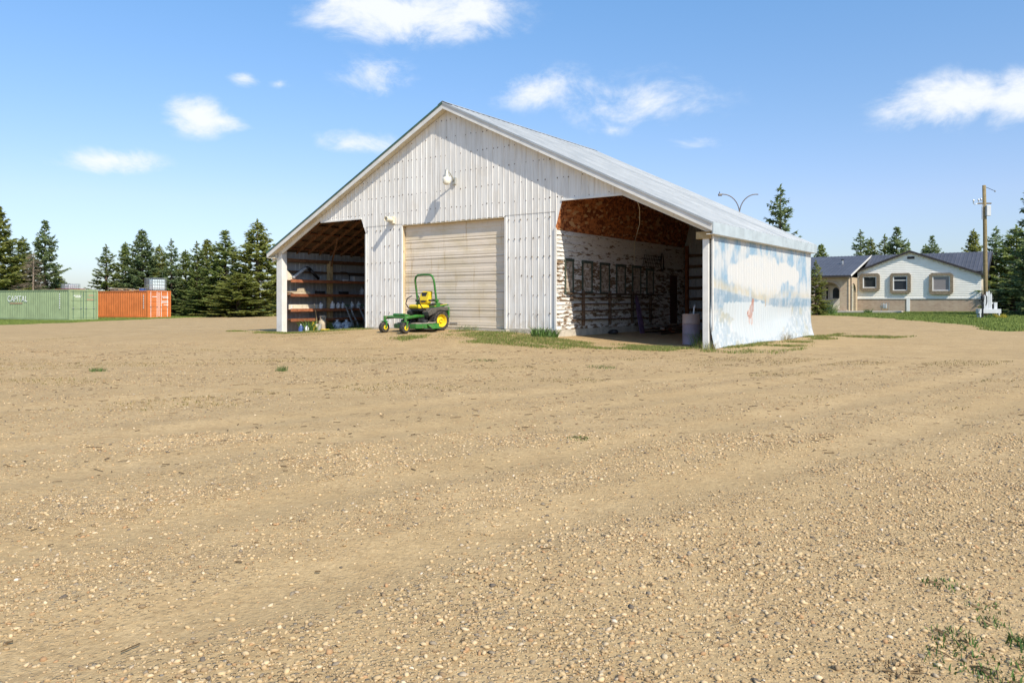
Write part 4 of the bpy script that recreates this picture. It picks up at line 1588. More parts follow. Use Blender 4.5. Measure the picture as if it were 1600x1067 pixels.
    for k in range(14):
        a0, a1 = R(40 + k * 20), R(60 + k * 20)
        for z0, z1 in ((.47, .54), (.63, .68)):
            mb.prism([(.11 * math.cos(a0), .11 * math.sin(a0), z0), (.11 * math.cos(a1), .11 * math.sin(a1), z0), (.11 * math.cos(a1), .11 * math.sin(a1), z1), (.11 * math.cos(a0), .11 * math.sin(a0), z1)], (.006 * math.cos(a0), .006 * math.sin(a0), 0))
        if k % 4 == 0:
            mb.bar((.113 * math.cos(a0), .113 * math.sin(a0), .5), (.113 * math.cos(a0), .113 * math.sin(a0), .66), .05, .01)
    mb.build('collar', 'beige_tank', t)
    MB().cyl((0, 0, .5), (0, 0, .6), .025, .02, 8).build('valve', 'galv', t)
    t = thing('wood_stick', 'thin wooden stick leaning behind the beige propane cylinder', 'stick', bpos(18.28, 1.55), BARN_ROT)
    MB().tube([(0, 0, 0), (-.03, -.04, .6), (-.07, -.12, 1.2)], .014, 6).build('stick', 'post_wood', t)
    MB().cyl((-.065, -.11, 1.12), (-.071, -.122, 1.21), .018, .018, 8).build('grip', 'trim_cream', t)
    # stepladders
    for d, lab in ((3.15, 'aluminium stepladder leaning on the lower shelf, nearer the gas cylinder'), (3.95, 'aluminium stepladder leaning on the lower shelf, nearer the overhead door')):
        t = thing('stepladder', lab, 'ladder', bpos(17.72, d), BARN_ROT, 'stepladders leaning on the shelves')
        for q in (0, .3):
            MB().bar((0, q + .05, .01), (-.60, q * .8, 1.10), .035, .065, (1, 0, .6)).build('rail', 'alu', t)
        for k in range(4):
            f = .14 + k * .24
            MB().bx(-.60 * f - .05, -.60 * f + .05, .05 + .0 * k, .36 - .05 * f, .01 + 1.09 * f - .012, .01 + 1.09 * f + .012).build('step', 'alu', t)
        MB().bx(-.68, -.52, -.02, .27, 1.10, 1.13).build('top_cap', 'green_plastic', t)
    # things on the ground
    jug(17.95, .40, None, 'blue_plastic', 'dark blue jug on the ground behind the left corner post', 1.1, 'white_plastic', 'jugs on the ground')
    jug(17.85, .62, None, 'white_plastic', 'white jug on the ground near the left corner post', .95, 'blue_plastic', 'jugs on the ground')
    jug(17.9, 1.00, None, 'yellow_plastic', 'tall yellow jug on the ground among the weeds', 1.35, 'yellow_plastic', 'jugs on the ground')
    for d, m_, lab, sc in ((1.2, 'trim_white', 'white paint pail on the ground beside the yellow jug', 1.0), (1.38, 'grey_plastic', 'grey pail on the ground left of the gas cylinder', 1.1)):
        t = thing('pail', lab, 'pail', bpos(18.0, d), BARN_ROT)
        MB().lathe([(0, 0), (.10, 0), (.125, .30), (.13, .30), (.13, .325), (0, .33)], (0, 0, 0), 16).build('body', m_, t, 'auto')
        MB().tube([(.13, 0, .28), (.10, .06, .17), (0, .13, .14), (-.10, .06, .17), (-.13, 0, .28)], .005, 5).build('bail', 'galv', t)
    t = thing('drain_pan', 'flat yellow pan lying on the ground before the gas cylinder', 'pan', bpos(17.55, 1.35), BARN_ROT)
    MB().lathe([(0, .02), (.17, .02), (.2, .11), (.215, .11), (.19, 0), (0, 0)], (0, 0, 0), 18).build('pan', 'yellow_plastic', t, 'auto')
    MB().tube([(.2, -.05, .10), (.25, 0, .11), (.2, .05, .10)], .01, 6).build('handle', 'yellow_plastic', t)
    for k, (s, d, m_, lab) in enumerate(((17.95, 2.35, 'clear_bag', 'clear bag of bottles below the wooden shelf post'), (17.8, 2.75, 'clear_bag', 'bluish clear bag of bottles beside the first stepladder'))):
        t = thing('rubbish_bag', lab, 'bag', bpos(s, d), BARN_ROT)
        rg = np.random.RandomState(20 + k)
        prof = [(.02, 0), (.20, .01), (.27, .08), (.28, .2), (.22, .33), (.10, .40), (.04, .43), (.07, .50)]
        mb = MB().lathe(prof, (0, 0, 0), 14)
        mb.v = [(a * (1 + rg.uniform(-.13, .13)), b * (1 + rg.uniform(-.13, .13)), c) for a, b, c in mb.v]
        mb.build('bag', m_, t)
        MB().lathe([(.045, .41), (.055, .43), (.045, .45)], (0, 0, 0), 10).build('tie', 'white_plastic', t)
        for q in range(5):
            a = q * 1.3
            MB().cyl((.2 * math.cos(a), .2 * math.sin(a), .1 + .05 * (q % 3)), (.26 * math.cos(a), .26 * math.sin(a), .22 + .04 * (q % 3)), .04, .035, 8).build('bottle', 'white_plastic' if q % 2 else 'blue_plastic', t)
    def at(s, d):
        return barn_xy(s, d)
    tuft(*at(17.95, .8), .38, .25, .62, 150, 'tall weeds growing at the left end of the shelves', 301, leafy=True, name='weed_clump')
    tuft(*at(17.9, 1.98), .22, .2, .5, 90, 'leafy green weed right of the beige gas cylinder', 302, 'leaf_green', leafy=True, name='weed_clump')
    tuft(*at(17.5, 2.9), .3, .15, .35, 100, 'weeds growing under the first stepladder', 303, leafy=True, name='weed_clump')
    tuft(*at(17.4, 4.3), .32, .2, .5, 120, 'dark weeds in the corner right of the second stepladder', 304, leafy=True, name='weed_clump')


def build_right_bay():
    rnd = random.Random(18)
    t = thing('steel_drum', 'dull pink and violet steel drum standing in the right bay by the corner', 'drum', bpos(1.30, 1.75), BARN_ROT)
    for k, (z0, z1, m_) in enumerate(((0, .31, 'drum_violet'), (.31, .62, 'drum_violet'), (.62, .93, 'drum_pink'))):
        pr = [(.262, z0), (.272, z0 + .012), (.262, z0 + .03), (.262, z1 - .02), (.266, z1 - .002)]
        if k == 0:
            pr = [(0, 0)] + pr
        if k == 2:
            pr = pr + [(.25, z1), (.245, z1 - .02), (0, z1 - .02)]
        MB().lathe(pr, (0, 0, 0), 26).build('drum_wall', m_, t, 'auto')
    t = thing('broom_handle', 'white stick standing up out of the steel drum', 'stick', bpos(1.25, 1.82, H(*barn_xy(1.3, 1.75)) + .91), BARN_ROT)
    MB().tube([(0, 0, 0), (.01, 0, .15), (.03, 0, .27)], .02, 6).build('stick', 'white_plastic', t)
    MB().cyl((.028, 0, .25), (.031, 0, .29), .024, .024, 8).build('end_cap', 'grey_plastic', t)
    # violet board leaning on the inner wall
    bx_, by_ = barn_xy(4.5, 4.95)
    t = thing('leaning_board', 'long violet board with tapered end leaning on the flaking wall', 'board', (bx_, by_, H(bx_, by_)), BARN_ROT)
    out = [(-.16, 0), (.16, 0), (.19, .35), (.17, .9), (.11, 1.35), (.0, 1.52), (-.11, 1.35), (-.17, .9), (-.19, .35)]
    ang = math.atan2(.50, 1.5)
    poly = [(-b * math.sin(ang), a + b * .28, b * math.cos(ang)) for a, b in out]
    MB().prism(poly, (-.022, 0, -.006)).build('board', 'violet_board', t, bevel=.006)
    MB().prism([(p[0] * 1 + .001, p[1] * .5, p[2]) for p in [(-b * math.sin(ang), a * .12 + b * .28 * 2, b * math.cos(ang)) for a, b in ((-1, .2), (1, .2), (1, 1.2), (-1, 1.2))]], (.008, 0, .002)).build('stringer', 'violet_board', t)
    # wire rack on the wall
    t = thing('wire_rack', 'wire grid rack hung high on the flaking wall', 'rack', bpos(5.03, 5.9, 2.62), BARN_ROT)
    mb = MB()
    for k in range(11):
        mb.bar((.06, k * .15, 0), (.14, k * .15, .42), .012, .012)
    mb.build('wires', 'black_metal', t)['kind'] = 'stuff'
    for z in (0, .14, .28, .42):
        MB().bar((.06 + z * .19, -.02, z), (.06 + z * .19, 1.52, z), .014, .014).build('cross_wire', 'black_metal', t)
    for q in (.1, 1.4):
        MB().bar((-.02, q, .3), (.12, q, .3), .02, .02).build('bracket', 'black_metal', t)
    # cable from the ceiling
    t = thing('hanging_cable', 'pale cable sagging from the ceiling to the flaking wall', 'cable', bpos(3.7, 2.6, 0), BARN_ROT)
    ln = [(3.75, 2.5, rz(3.75) - .09), (3.55, 2.8, 4.4), (3.9, 3.5, 3.95), (4.6, 4.6, 3.6), (5.02, 5.3, 3.45), (5.03, 5.32, 3.1), (5.03, 5.3, 2.6)]
    MB().tube([(-(s - 3.7), d - 2.6, z) for s, d, z in ln], .014, 6).build('cable', 'trim_cream', t, True)
    MB().cyl((-(3.75 - 3.7), 2.5 - 2.6, rz(3.75) - .12), (-(3.75 - 3.7), 2.5 - 2.6, rz(3.75) - .085), .04, .04, 8).build('ceiling_clip', 'galv', t)
    t = thing('hanging_loop', 'long black loop of belt hanging on the flaking wall', 'belt', bpos(5.03, 7.6, 2.45), BARN_ROT)
    pts = [(.06, .11 * math.cos(a), .38 + .36 * math.sin(a)) for a in np.linspace(0, 2 * PI, 22)]
    MB().tube(pts, .02, 6).build('belt', 'black_metal', t, True)
    MB().cyl((-.01, 0, .72), (.1, 0, .72), .015, .015, 6).build('hook', 'galv', t)
    # scrap heap at the back
    t = thing('scrap_pile', 'low heap of dark scrap boards on the floor near the brown inner door', 'scrap heap', bpos(4.4, 6.6), BARN_ROT)
    for k in range(26):
        a = rnd.uniform(-.6, .6)
        cx, cy = rnd.uniform(-.3, .35), rnd.uniform(-1.1, 1.9)
        l = rnd.uniform(.25, .8)
        z = rnd.uniform(.02, .24)
        MB().bar((cx - l * math.sin(a), cy - l * math.cos(a), z), (cx + l * math.sin(a), cy + l * math.cos(a), z + rnd.uniform(-.02, .12)), rnd.uniform(.06, .16), rnd.uniform(.02, .05)).build('scrap_board', rnd.choice(['dark_wood', 'grey_wood', 'dark_wood', 'red_wood']), t)
    MB().bx(-.45, .45, -1.3, 2.0, -.03, .03).build('rubble', 'dark_wood', t)
    t = thing('firewood_stack', 'small stack of split boards between the drum and the corner post', 'boards', bpos(.72, 2.2), BARN_ROT)
    for k in range(9):
        MB().bar((-.22 + rnd.uniform(-.04, .04), -.1, .04 + k * .075), (.22 + rnd.uniform(-.04, .04), .1, .04 + k * .075), .14, .07).build('split_board', rnd.choice(['post_wood', 'grey_wood', 'dark_wood']), t)
    t = thing('floor_stone', 'small black lump lying on the concrete footing of the inner wall', 'stone', bpos(4.80, 3.3), BARN_ROT)
    rg = np.random.RandomState(3)
    mb = MB().lathe([(.02, 0), (.16, .01), (.2, .06), (.12, .14), (.02, .16)], (0, 0, 0), 9)
    mb.v = [(a * rg.uniform(.7, 1.2), b * rg.uniform(.7, 1.4), c) for a, b, c in mb.v]
    mb.build('lump', 'black_plastic', t)


build_lights()
build_mower()
build_left_bay()
build_right_bay()
# weeds along the barn and on the yard
tuft(*barn_xy(5.25, -.35), .42, .12, .34, 220, 'bushy green weed at the concrete corner beside the right bay', 401, leafy=True)
tuft(*barn_xy(8.2, -.45), .45, .08, .24, 170, 'green weeds at the foot of the overhead door behind the mower wheel', 402)
tuft(*barn_xy(6.4, -.3), .5, .05, .16, 150, 'low weeds at the foot of the siding right of the overhead door', 403)
tuft(*barn_xy(.62, .55), .2, .25, .62, 110, 'tall pale weed in front of the steel drum', 404, 'leaf_green')
tuft(*barn_xy(-.05, -.42), .35, .1, .3, 150, 'grassy weeds at the front corner of the painted wall', 405, 'grass_blade')
tuft(*barn_xy(-.32, 6.0), .22, .12, .36, 80, 'dry weeds at the foot of the painted wall', 406, 'dry_blade')
tuft(-7.72, 14.19, .17, .03, .09, 130, 'dark green weed tuft furthest left on the open gravel', 407)
tuft(-4.29, 14.19, .12, .04, .13, 110, 'small upright green tuft on the gravel left of the mower', 408)
tuft(.63, 7.2, .11, .006, .022, 90, 'flat grey-green weed on the gravel in the middle distance', 409)
tuft(1.75, 14.9, .28, .02, .06, 150, 'low green weed patch on the gravel in front of the right bay', 410)
tuft(-.6, 16.6, .3, .015, .05, 120, 'thin green weed streak on the gravel in front of the overhead door', 411)
k_ = 412
for (a, b, r, h0, h1, n, lab) in ((1.98, 3.47, .10, .008, .022, 60, 'small tuft furthest from the camera in the lower right weeds'),
                                  (2.00, 3.22, .08, .008, .02, 45, 'second weed tuft down in the lower right corner group'),
                                  (1.93, 3.06, .07, .01, .025, 45, 'sparse weed left of the pale stone in the lower right'),
                                  (1.70, 2.93, .10, .012, .035, 70, 'green weed with narrow leaves in the lower right weeds'),
                                  (1.92, 2.86, .06, .02, .06, 50, 'bright green weed at the right edge of the picture'),
                                  (1.62, 2.74, .14, .01, .03, 110, 'broad low weed near the bottom right of the picture'),
                                  (1.86, 2.68, .10, .012, .035, 80, 'weed at the bottom right corner of the picture'),
                                  (1.66, 2.60, .09, .012, .035, 70, 'weed at the bottom edge left of the corner weeds')):
    tuft(a, b, r, h0, h1, n, lab, k_, group='weeds in the near gravel')
    k_ += 1
tuft(1.36, 2.66, .10, .008, .025, 90, 'brown dead weed near the bottom edge of the gravel', k_, 'litter')

# ================================================================== CONTAINERS
def text_mesh(body, size, mat, name, parent, loc, rot, sx=1.):
    cu = bpy.data.curves.new(name, 'FONT')
    cu.body = body
    cu.size = size
    cu.extrude = .004
    cu.offset = .002
    cu.space_character = 1.12
    cu.align_x = 'LEFT'
    tmp = bpy.data.objects.new('tmp_text', cu)
    COL.objects.link(tmp)
    bpy.context.view_layer.update()
    me = bpy.data.meshes.new_from_object(tmp.evaluated_get(bpy.context.evaluated_depsgraph_get()))
    bpy.data.objects.remove(tmp)
    me.materials.clear()
    o = link_mesh(name, me, mat, parent)
    o.location = loc
    o.rotation_euler = rot
    o.scale = (sx, 1, 1)
    return o


def container(px, py, mat, label, rows, bars):
    """local x: along the length away from the doors, y: into the width; doors on the x=0 end"""
    z0 = H(px, py)
    ang = math.atan2(.489, -.872)
    t = thing('shipping_container', label, 'container', (px, py, z0), ang, 'shipping containers at the tree line')
    L_, W, Hh = 12.19, 2.44, 2.59
    # y axis local = rotate 90 deg ccw from x -> (-.489,-.872): points towards the camera, so width runs to -y
    def corr(y0, sign):
        mb = MB()
        pr = []
        x = .18
        while x < L_ - .18:
            pr += [(x, 0), (x + .07, 0), (x + .139, -.036), (x + .209, -.036)]
            x += .278
        pr = [p for p in pr if p[0] < L_ - .12]
        vs = []
        for (a, o) in pr:
            vs += [(a, y0 + o * sign, .16), (a, y0 + o * sign, Hh - .1)]
        mb.add(vs, [(2 * q, 2 * q + 2, 2 * q + 3, 2 * q + 1) for q in range(len(pr) - 1)])
        return mb
    corr(-.02, 1).build('side_panel', mat, t)
    corr(-W + .02, -1).build('side_panel', mat, t)
    MB().bx(.05, L_ - .05, -W + .05, -.05, Hh - .07, Hh - .03).build('roof_panel', mat, t)
    MB().bx(.1, L_ - .1, -W + .06, -.06, .10, .16).build('floor', 'container_rust', t)
    MB().bx(L_ - .06, L_ - .03, -W + .1, -.1, .12, Hh - .1).build('end_panel', mat, t)
    for y in (-.06, -W):
        MB().bx(.17, L_ - .17, y, y + .06, .02, .17).build('bottom_rail', mat, t)
        MB().bx(.17, L_ - .17, y, y + .06, Hh - .10, Hh - .01).build('top_rail', mat, t)
        for x in (0, L_ - .17):
            MB().bx(x, x + .17, y - (.05 if y < -1 else .0) + (.0 if y < -1 else -.03), y + (.09 if y > -1 else .09) - (.03 if y > -1 else 0), .0, Hh).build('corner_post', mat, t)
    for x in (0, L_ - .12):
        MB().bx(x, x + .12, -W + .1, -.1, .0, .14).build('end_sill', mat, t)
        MB().bx(x, x + .12, -W + .1, -.1, Hh - .13, Hh).build('end_header', mat, t)
    # doors
    for k, (ya, yb) in enumerate(((-1.215, -.115), (-W + .115, -1.225))):
        d = MB().bx(.045, .085, ya, yb, .145, Hh - .135).build('door', mat, t)
        n = rows
        for q in range(n):
            za = .22 + (Hh - .42) * q / n
            zb = za + (Hh - .42) / n * .80
            MB().prism([(.046, ya + .05, za), (.046, yb - .05, za), (.046, yb - .05, zb), (.046, ya + .05, zb)], (-.022, 0, 0)).build('door_panel', mat, d, bevel=.01)
        for y in (ya + .22, yb - .22):
            MB().cyl((.006, y, .10), (.006, y, Hh - .08), .020, .020, 8).build('lock_rod', bars, d)
            MB().bx(-.02, .04, y - .05, y + .05, 1.0, 1.07).build('handle', 'galv', d)
    MB().bx(.028, .045, -1.245, -1.195, .15, Hh - .14).build('door_seal', 'dark_green_metal' if mat == 'container_green' else 'sign_white', t)
    return t, Hh


def build_containers():
    g, hh = container(-36.8, 63.3, 'container_green', 'long pale green container lettered CAPITAL on its side', 3, 'dark_green_metal')
    # lettering on the long side facing the yard (local +y faces the camera; x runs to the viewer's left)
    rot = (R(90), 0, R(180))
    text_mesh('CAPITAL', .74, 'sign_white', 'lettering', g, (9.35, .012, 1.58), rot, 1.0)
    MB().bx(7.0, 9.0, .004, .008, 1.40, 1.46).build('lettering_line', 'sign_red', g)
    for k in range(7):
        MB().bx(1.30, 1.42, .004, .008, 1.0 + k * .19, 1.12 + k * .19).build('code_mark', 'sign_white', g)
    for k, (ya, yb, z) in enumerate(((-1.05, -.35, 2.05), (-1.0, -.5, 1.93), (-2.15, -1.65, 2.08), (-2.1, -1.5, 1.72))):
        for q in range(5):
            w = (yb - ya) / 5
            MB().bx(.017, .021, ya + q * w, ya + q * w + w * .7, z, z + .07).build('code_mark', 'sign_white' if k < 2 else 'sign_red', g)
    o_, hh = container(-34.3, 71.7, 'container_orange', 'orange container with white lock rods right of the green one', 5, 'sign_white')
    for k in range(8):
        MB().bx(.55, .66, .004, .008, .9 + k * .17, 1.0 + k * .17).build('code_mark', 'sign_white', o_)
    for (ya, yb, z) in ((-.95, -.45, 1.98), (-2.2, -1.5, 2.0), (-2.2, -1.6, 1.88), (-2.2, -1.5, 1.55), (-2.2, -1.45, 1.43), (-2.2, -1.7, 1.2)):
        for q in range(6):
            w = (yb - ya) / 6
            MB().bx(.017, .021, ya + q * w, ya + q * w + w * .7, z, z + .075).build('code_mark', 'sign_white', o_)
    ang = math.atan2(.489, -.872)

    def on(base, x, y):
        return (base[0] + x * -.872 + y * -.489, base[1] + x * .489 + y * -.872)

    def tote(x, y, z, w, l, h, label, tank):
        t = thing('tank_cage', label, 'tank', (x, y, z), ang)
        for k in range(7):
            f = k / 6
            for a in (0, l):
                MB().cyl((a, w * f, 0), (a, w * f, h), .018, .018, 6).build('cage_bar', 'galv', t)
            for b in (0, w):
                MB().cyl((l * f, b, 0), (l * f, b, h), .018, .018, 6).build('cage_bar', 'galv', t)
        for k in range(5):
            z_ = .03 + (h - .05) * k / 4
            MB().tube([(0, 0, z_), (l, 0, z_), (l, w, z_), (0, w, z_), (0, 0, z_)], .02, 6).build('cage_ring', 'galv', t)
        if tank:
            MB().bx(.08, l * .55, .08, w - .08, .12, h * .88).build('tank', 'ibc_tank', t, bevel=.06)
        else:
            MB().bx(.08, l * .7, .08, w - .08, .02, h * .9).build('tank', 'white_plastic', t, bevel=.04)
        MB().bx(0, l, 0, w, 0, .035).build('pallet', 'galv', t)
        return t
    zo = H(-34.3, 71.7) + 2.59
    zg = H(-36.8, 63.3) + 2.59
    tote(*on((-34.3, 71.7), .25, -2.2), zo - .025, 1.5, 1.2, 1.25, 'silver wire tank cage on top of the orange container', True)
    tote(*on((-36.8, 63.3), 2.3, -2.3), zg - .025, 1.0, 1.1, .55, 'small white crate cage on top of the green container', False)
    t = thing('lumber_pile', 'grey heap of old lumber on the orange container roof', 'lumber', (*on((-34.3, 71.7), 4.0, -1.2), zo - .03), ang)
    rnd = random.Random(33)
    for k in range(14):
        z = .05 + (k // 5) * .09
        x0 = rnd.uniform(-.4, .6)
        MB().bar((x0, rnd.uniform(-.7, .7), z), (x0 + rnd.uniform(1.6, 2.9), rnd.uniform(-.7, .7), z + rnd.uniform(-.02, .1)), .16, .08).build('beam', rnd.choice(['grey_wood', 'grey_wood', 'post_wood']), t)
    t = thing('roof_sheet_stack', 'rusty flat sheets lying on the green container roof', 'sheets', (*on((-36.8, 63.3), .6, -1.4), zg - .03), ang)
    for k in range(4):
        MB().bx(.0 + .1 * k, 3.4 - .13 * k, -.5, .5, k * .03, k * .03 + .022).build('sheet', 'red_metal', t)
    t = thing('blue_crate', 'small blue crate beside the wire cage on the orange container', 'crate', (*on((-34.3, 71.7), 1.75, -1.1), zo - .03), ang)
    MB().bx(0, .4, 0, .5, 0, .28).build('crate_body', 'blue_plastic', t, bevel=.02)
    MB().bx(-.02, .42, -.02, .52, .26, .3).build('rim', 'grey_plastic', t)


# ================================================================== HOUSE
def build_house():
    H0 = (38.2, 62.0)
    g0 = .41
    h = thing('house', 'white sided bungalow with brick base, dark metal roof and arched porch', 'house', (*H0, g0), BARN_ROT)
    Q = lambda t, d, z: (-t, d, z)
    AP_T, AP_Z, SL_ = 5.19, 5.15, .39
    gz = lambda t: AP_Z - SL_ * abs(t - AP_T)
    # brick base
    MB().bx(-9.36, 0, 0, .25, -.3, 1.10).build('brick_base', 'brick', h)
    MB().bx(-9.36, .03, -.05, .2, 1.10, 1.22).build('band_course', 'window_white', h)
    MB().bx(-5.46, -5.20, -.05, .1, -.2, 1.10).build('pilaster', 'window_white', h)
    # lapped siding, narrowing under the gable
    mb = MB()
    z = 1.22
    while z < AP_Z - .15:
        z1 = min(z + .15, AP_Z - .1)
        t0 = max(0, AP_T - (AP_Z - .1 - z1) / SL_)
        t1 = min(9.36, AP_T + (AP_Z - .1 - z1) / SL_)
        mb.prism([Q(t0, .0, z1), Q(t0, -.028, z), Q(t0, .1, z), Q(t0, .1, z1)], (-(t1 - t0), 0, 0))
        z = z1
    mb.build('lap_siding', 'house_siding', h)['kind'] = 'stuff'
    MB().prism([Q(0, .05, 1.2), Q(9.36, .05, 1.2), Q(9.36, .05, gz(9.36) - .05), Q(AP_T, .05, AP_Z - .05), Q(0, .05, gz(0) - .05)], (0, .2, 0)).build('gable_wall', 'house_siding', h)
    # windows with heavy surrounds
    for (a, b, z0, z1, fa, fb, fz0, fz1, kind) in ((7.54, 9.15, 1.78, 3.35, 7.80, 8.90, 2.07, 3.08, 0), (5.12, 6.73, 1.55, 3.33, 5.38, 6.50, 1.82, 3.09, 1), (1.98, 3.74, 1.47, 3.26, 2.20, 3.50, 1.77, 3.03, 2)):
        c = .17
        outer = [(a, z0 + c), (a + c, z0), (b - c, z0), (b, z0 + c), (b, z1 - c), (b - c, z1), (a + c, z1), (a, z1 - c)]
        inner = [(fa, fz0), (fa, fz0), (fb, fz0), (fb, fz0), (fb, fz1), (fb, fz1), (fa, fz1), (fa, fz1)]
        vs, fs = [], []
        for (t, z_) in outer:
            vs.append(Q(t, -.02, z_))
        for (t, z_) in outer:
            vs.append(Q(t, -.20, z_))
        for (t, z_) in inner:
            vs.append(Q(t, -.20, z_))
        for (t, z_) in inner:
            vs.append(Q(t, -.02, z_))
        for r in range(3):
            for k in range(8):
                fs.append((r * 8 + k, r * 8 + (k + 1) % 8, (r + 1) * 8 + (k + 1) % 8, (r + 1) * 8 + k))
        w = MB().add(vs, fs).build('window', 'surround', h)
        fr = MB()
        e = .075
        for (x0, x1, y0, y1) in ((fa, fa + e, fz0, fz1), (fb - e, fb, fz0, fz1), (fa + e, fb - e, fz0, fz0 + e), (fa + e, fb - e, fz1 - e, fz1)):
            fr.bx(-x1, -x0, -.14, -.05, y0, y1)
        if kind == 1:
            fr.bx(-fb + e, -fa - e, -.13, -.05, fz1 - .42, fz1 - .36)
        fr.build('frame', 'window_white', w)
        MB().bx(-fb + .02, -fa - .02, -.07, -.05, fz0 + .02, fz1 - .02).build('pane', 'blind_glass' if kind == 2 else 'glass', w)
        MB().bx(-fb + .01, -fa - .01, -.145, -.05, fz0 - .05, fz0 - .001).build('sill', 'house_fascia', w)
    MB().bx(-5.4, -4.85, -.06, .02, 4.52, 4.72).build('gable_vent', 'house_fascia', h)
    # gable roof
    for tip in (-.32, 10.3):
        z_ = gz(tip)
        MB().prism([Q(AP_T, -.25, AP_Z + .02), Q(tip, -.25, z_ + .02), Q(tip, -.25, z_ + .09), Q(AP_T, -.25, AP_Z + .09)], (0, 5.0, 0)).build('gable_roof', 'house_roof', h)
        MB().prism([Q(AP_T, -.28, AP_Z + .10), Q(tip, -.28, z_ + .10), Q(tip, -.28, z_ - .08), Q(AP_T, -.28, AP_Z - .08)], (0, .035, 0)).build('rake_board', 'house_fascia', h)
        MB().prism([Q(AP_T, -.24, AP_Z - .02), Q(tip, -.24, z_ - .02), Q(tip, -.24, z_ + .0), Q(AP_T, -.24, AP_Z + .0)], (0, .26, 0)).build('soffit', 'window_white', h)
    # main body and its roof
    RD, RZ_ = 4.5, 5.18
    MB().bx(-22, -.06, .35, 9.0, -.3, 3.05).build('body_wall', 'house_siding', h)
    MB().prism([Q(-.02, .3, -.3), Q(-.02, 9.0, -.3), Q(-.02, 9.0, 3.0), Q(-.02, RD, RZ_ - .12), Q(-.02, .3, 3.3)], (-.08, 0, 0)).build('end_wall', 'trim_cream', h)
    def slope_roof(t0, t1, d_eave, z_eave, name='roof_sheet'):
        n = max(1, int((t1 - t0) / .9))
        for k in range(n):
            a = t0 + (t1 - t0) * k / n
            b = t0 + (t1 - t0) * (k + 1) / n
            pr = rib_positions(a, b, .30, .045, .03)
            vs = []
            for (t, o) in pr:
                vs += [Q(t, d_eave, z_eave + o), Q(t, RD, RZ_ + o)]
            MB().add(vs, [(2 * q, 2 * q + 1, 2 * q + 3, 2 * q + 2) for q in range(len(pr) - 1)]).build(name, 'house_roof', h)
    slope_roof(-.45, 9.1, .16, 3.36)
    slope_roof(9.1, 20.2, -3.9, 3.10)
    MB().prism([Q(-.45, RD, RZ_ - .02), Q(-.45, 9.4, 3.0), Q(-.45, 9.4, 2.94), Q(-.45, RD, RZ_ - .08)], (-20.6, 0, 0)).build('rear_roof', 'house_roof', h)
    MB().prism([Q(9.1, -3.9, 3.02), Q(9.1, RD, RZ_ - .05), Q(9.1, RD, RZ_ - .12), Q(9.1, -3.9, 2.95)], (-11.0, 0, 0)).build('roof_deck', 'house_fascia', h)
    MB().prism([Q(9.06, -3.92, 3.13), Q(9.06, RD, RZ_ + .03), Q(9.06, RD, RZ_ - .12), Q(9.06, -3.92, 2.96)], (-.035, 0, 0)).build('rake_board', 'house_gutter', h)
    MB().bx(-20, -9.05, -4.02, -3.90, 2.94, 3.09).build('gutter', 'house_fascia', h)
    MB().bx(-9.18, -9.10, -3.62, -3.54, .0, 2.95).build('downpipe', 'house_fascia', h)
    MB().prism([Q(-.48, -.2, 3.25), Q(-.48, RD, RZ_ + .03), Q(-.48, RD, RZ_ - .15), Q(-.48, -.2, 3.08)], (.03, 0, 0)).build('rake_board', 'house_fascia', h)
    MB().cyl(Q(10.8, .8, 4.2), Q(10.8, .8, 4.62), .09, .09, 10).build('roof_vent', 'galv', h)
    MB().lathe([(.0, .12), (.14, .06), (.14, 0), (0, 0)], Q(10.8, .8, 4.62), 10).build('vent_cap', 'black_metal', h)
    # porch: brick front with an arch
    def arch_wall(u0, u1, ztop, a0, a1, spring, crown, mk, ext, name):
        n = 12
        cu, ru = (a0 + a1) / 2, (a1 - a0) / 2
        mb = MB()
        mb.prism([mk(u0, -.2), mk(a0, -.2), mk(a0, ztop), mk(u0, ztop)], ext)
        mb.prism([mk(a1, -.2), mk(u1, -.2), mk(u1, ztop), mk(a1, ztop)], ext)
        pts = [(cu - ru * math.cos(PI * k / n), spring + (crown - spring) * math.sin(PI * k / n)) for k in range(n + 1)]
        for (p, q) in zip(pts[:-1], pts[1:]):
            mb.prism([mk(*p), mk(*q), mk(q[0], ztop), mk(p[0], ztop)], ext)
        w = mb.build(name, 'brick_tan', h)
        # arch ring, a little proud
        ring = MB()
        e2 = Vector(ext).normalized() * -.03
        for (p, q) in zip(pts[:-1], pts[1:]):
            po = (cu + (p[0] - cu) * 1.13, spring + (p[1] - spring) * 1.13)
            qo = (cu + (q[0] - cu) * 1.13, spring + (q[1] - spring) * 1.13)
            ring.prism([mk(*p), mk(*q), mk(*qo), mk(*po)], tuple(e2))
        ring.build('arch_ring', 'brick', w)
    arch_wall(9.36, 20, 2.96, 10.06, 12.0, 1.85, 2.55, lambda t, z: Q(t, -3.5, z), (0, .25, 0), 'porch_wall')
    arch_wall(-3.25, -.05, 2.96, -2.7, -.75, 1.7, 2.45, lambda d, z: Q(9.36, d, z), (-.2, 0, 0), 'porch_side_wall')
    MB().bx(-20, -9.4, -1.7, -1.5, -.2, 2.96).build('porch_back_wall', 'trim_cream', h)
    MB().bx(-20, -9.4, -3.4, -1.5, 2.75, 2.85).build('porch_ceiling', 'dark_wood', h)
    MB().bx(-14, -9.4, -4.1, -1.7, -.2, .16).build('porch_step', 'brick', h)
    door = MB().bx(-11.27, -10.26, -1.77, -1.70, .18, 2.32).build('front_door', 'house_door', h)
    n = 10
    pts = [(-10.76 + .26 * math.cos(PI * k / n), 1.80 + .30 * math.sin(PI * k / n)) for k in range(n + 1)]
    MB().prism([(x, -1.772, z_) for x, z_ in [(-10.50, 1.15)] + pts + [(-11.02, 1.15)]], (0, -.02, 0)).build('arched_pane', 'glass', door)
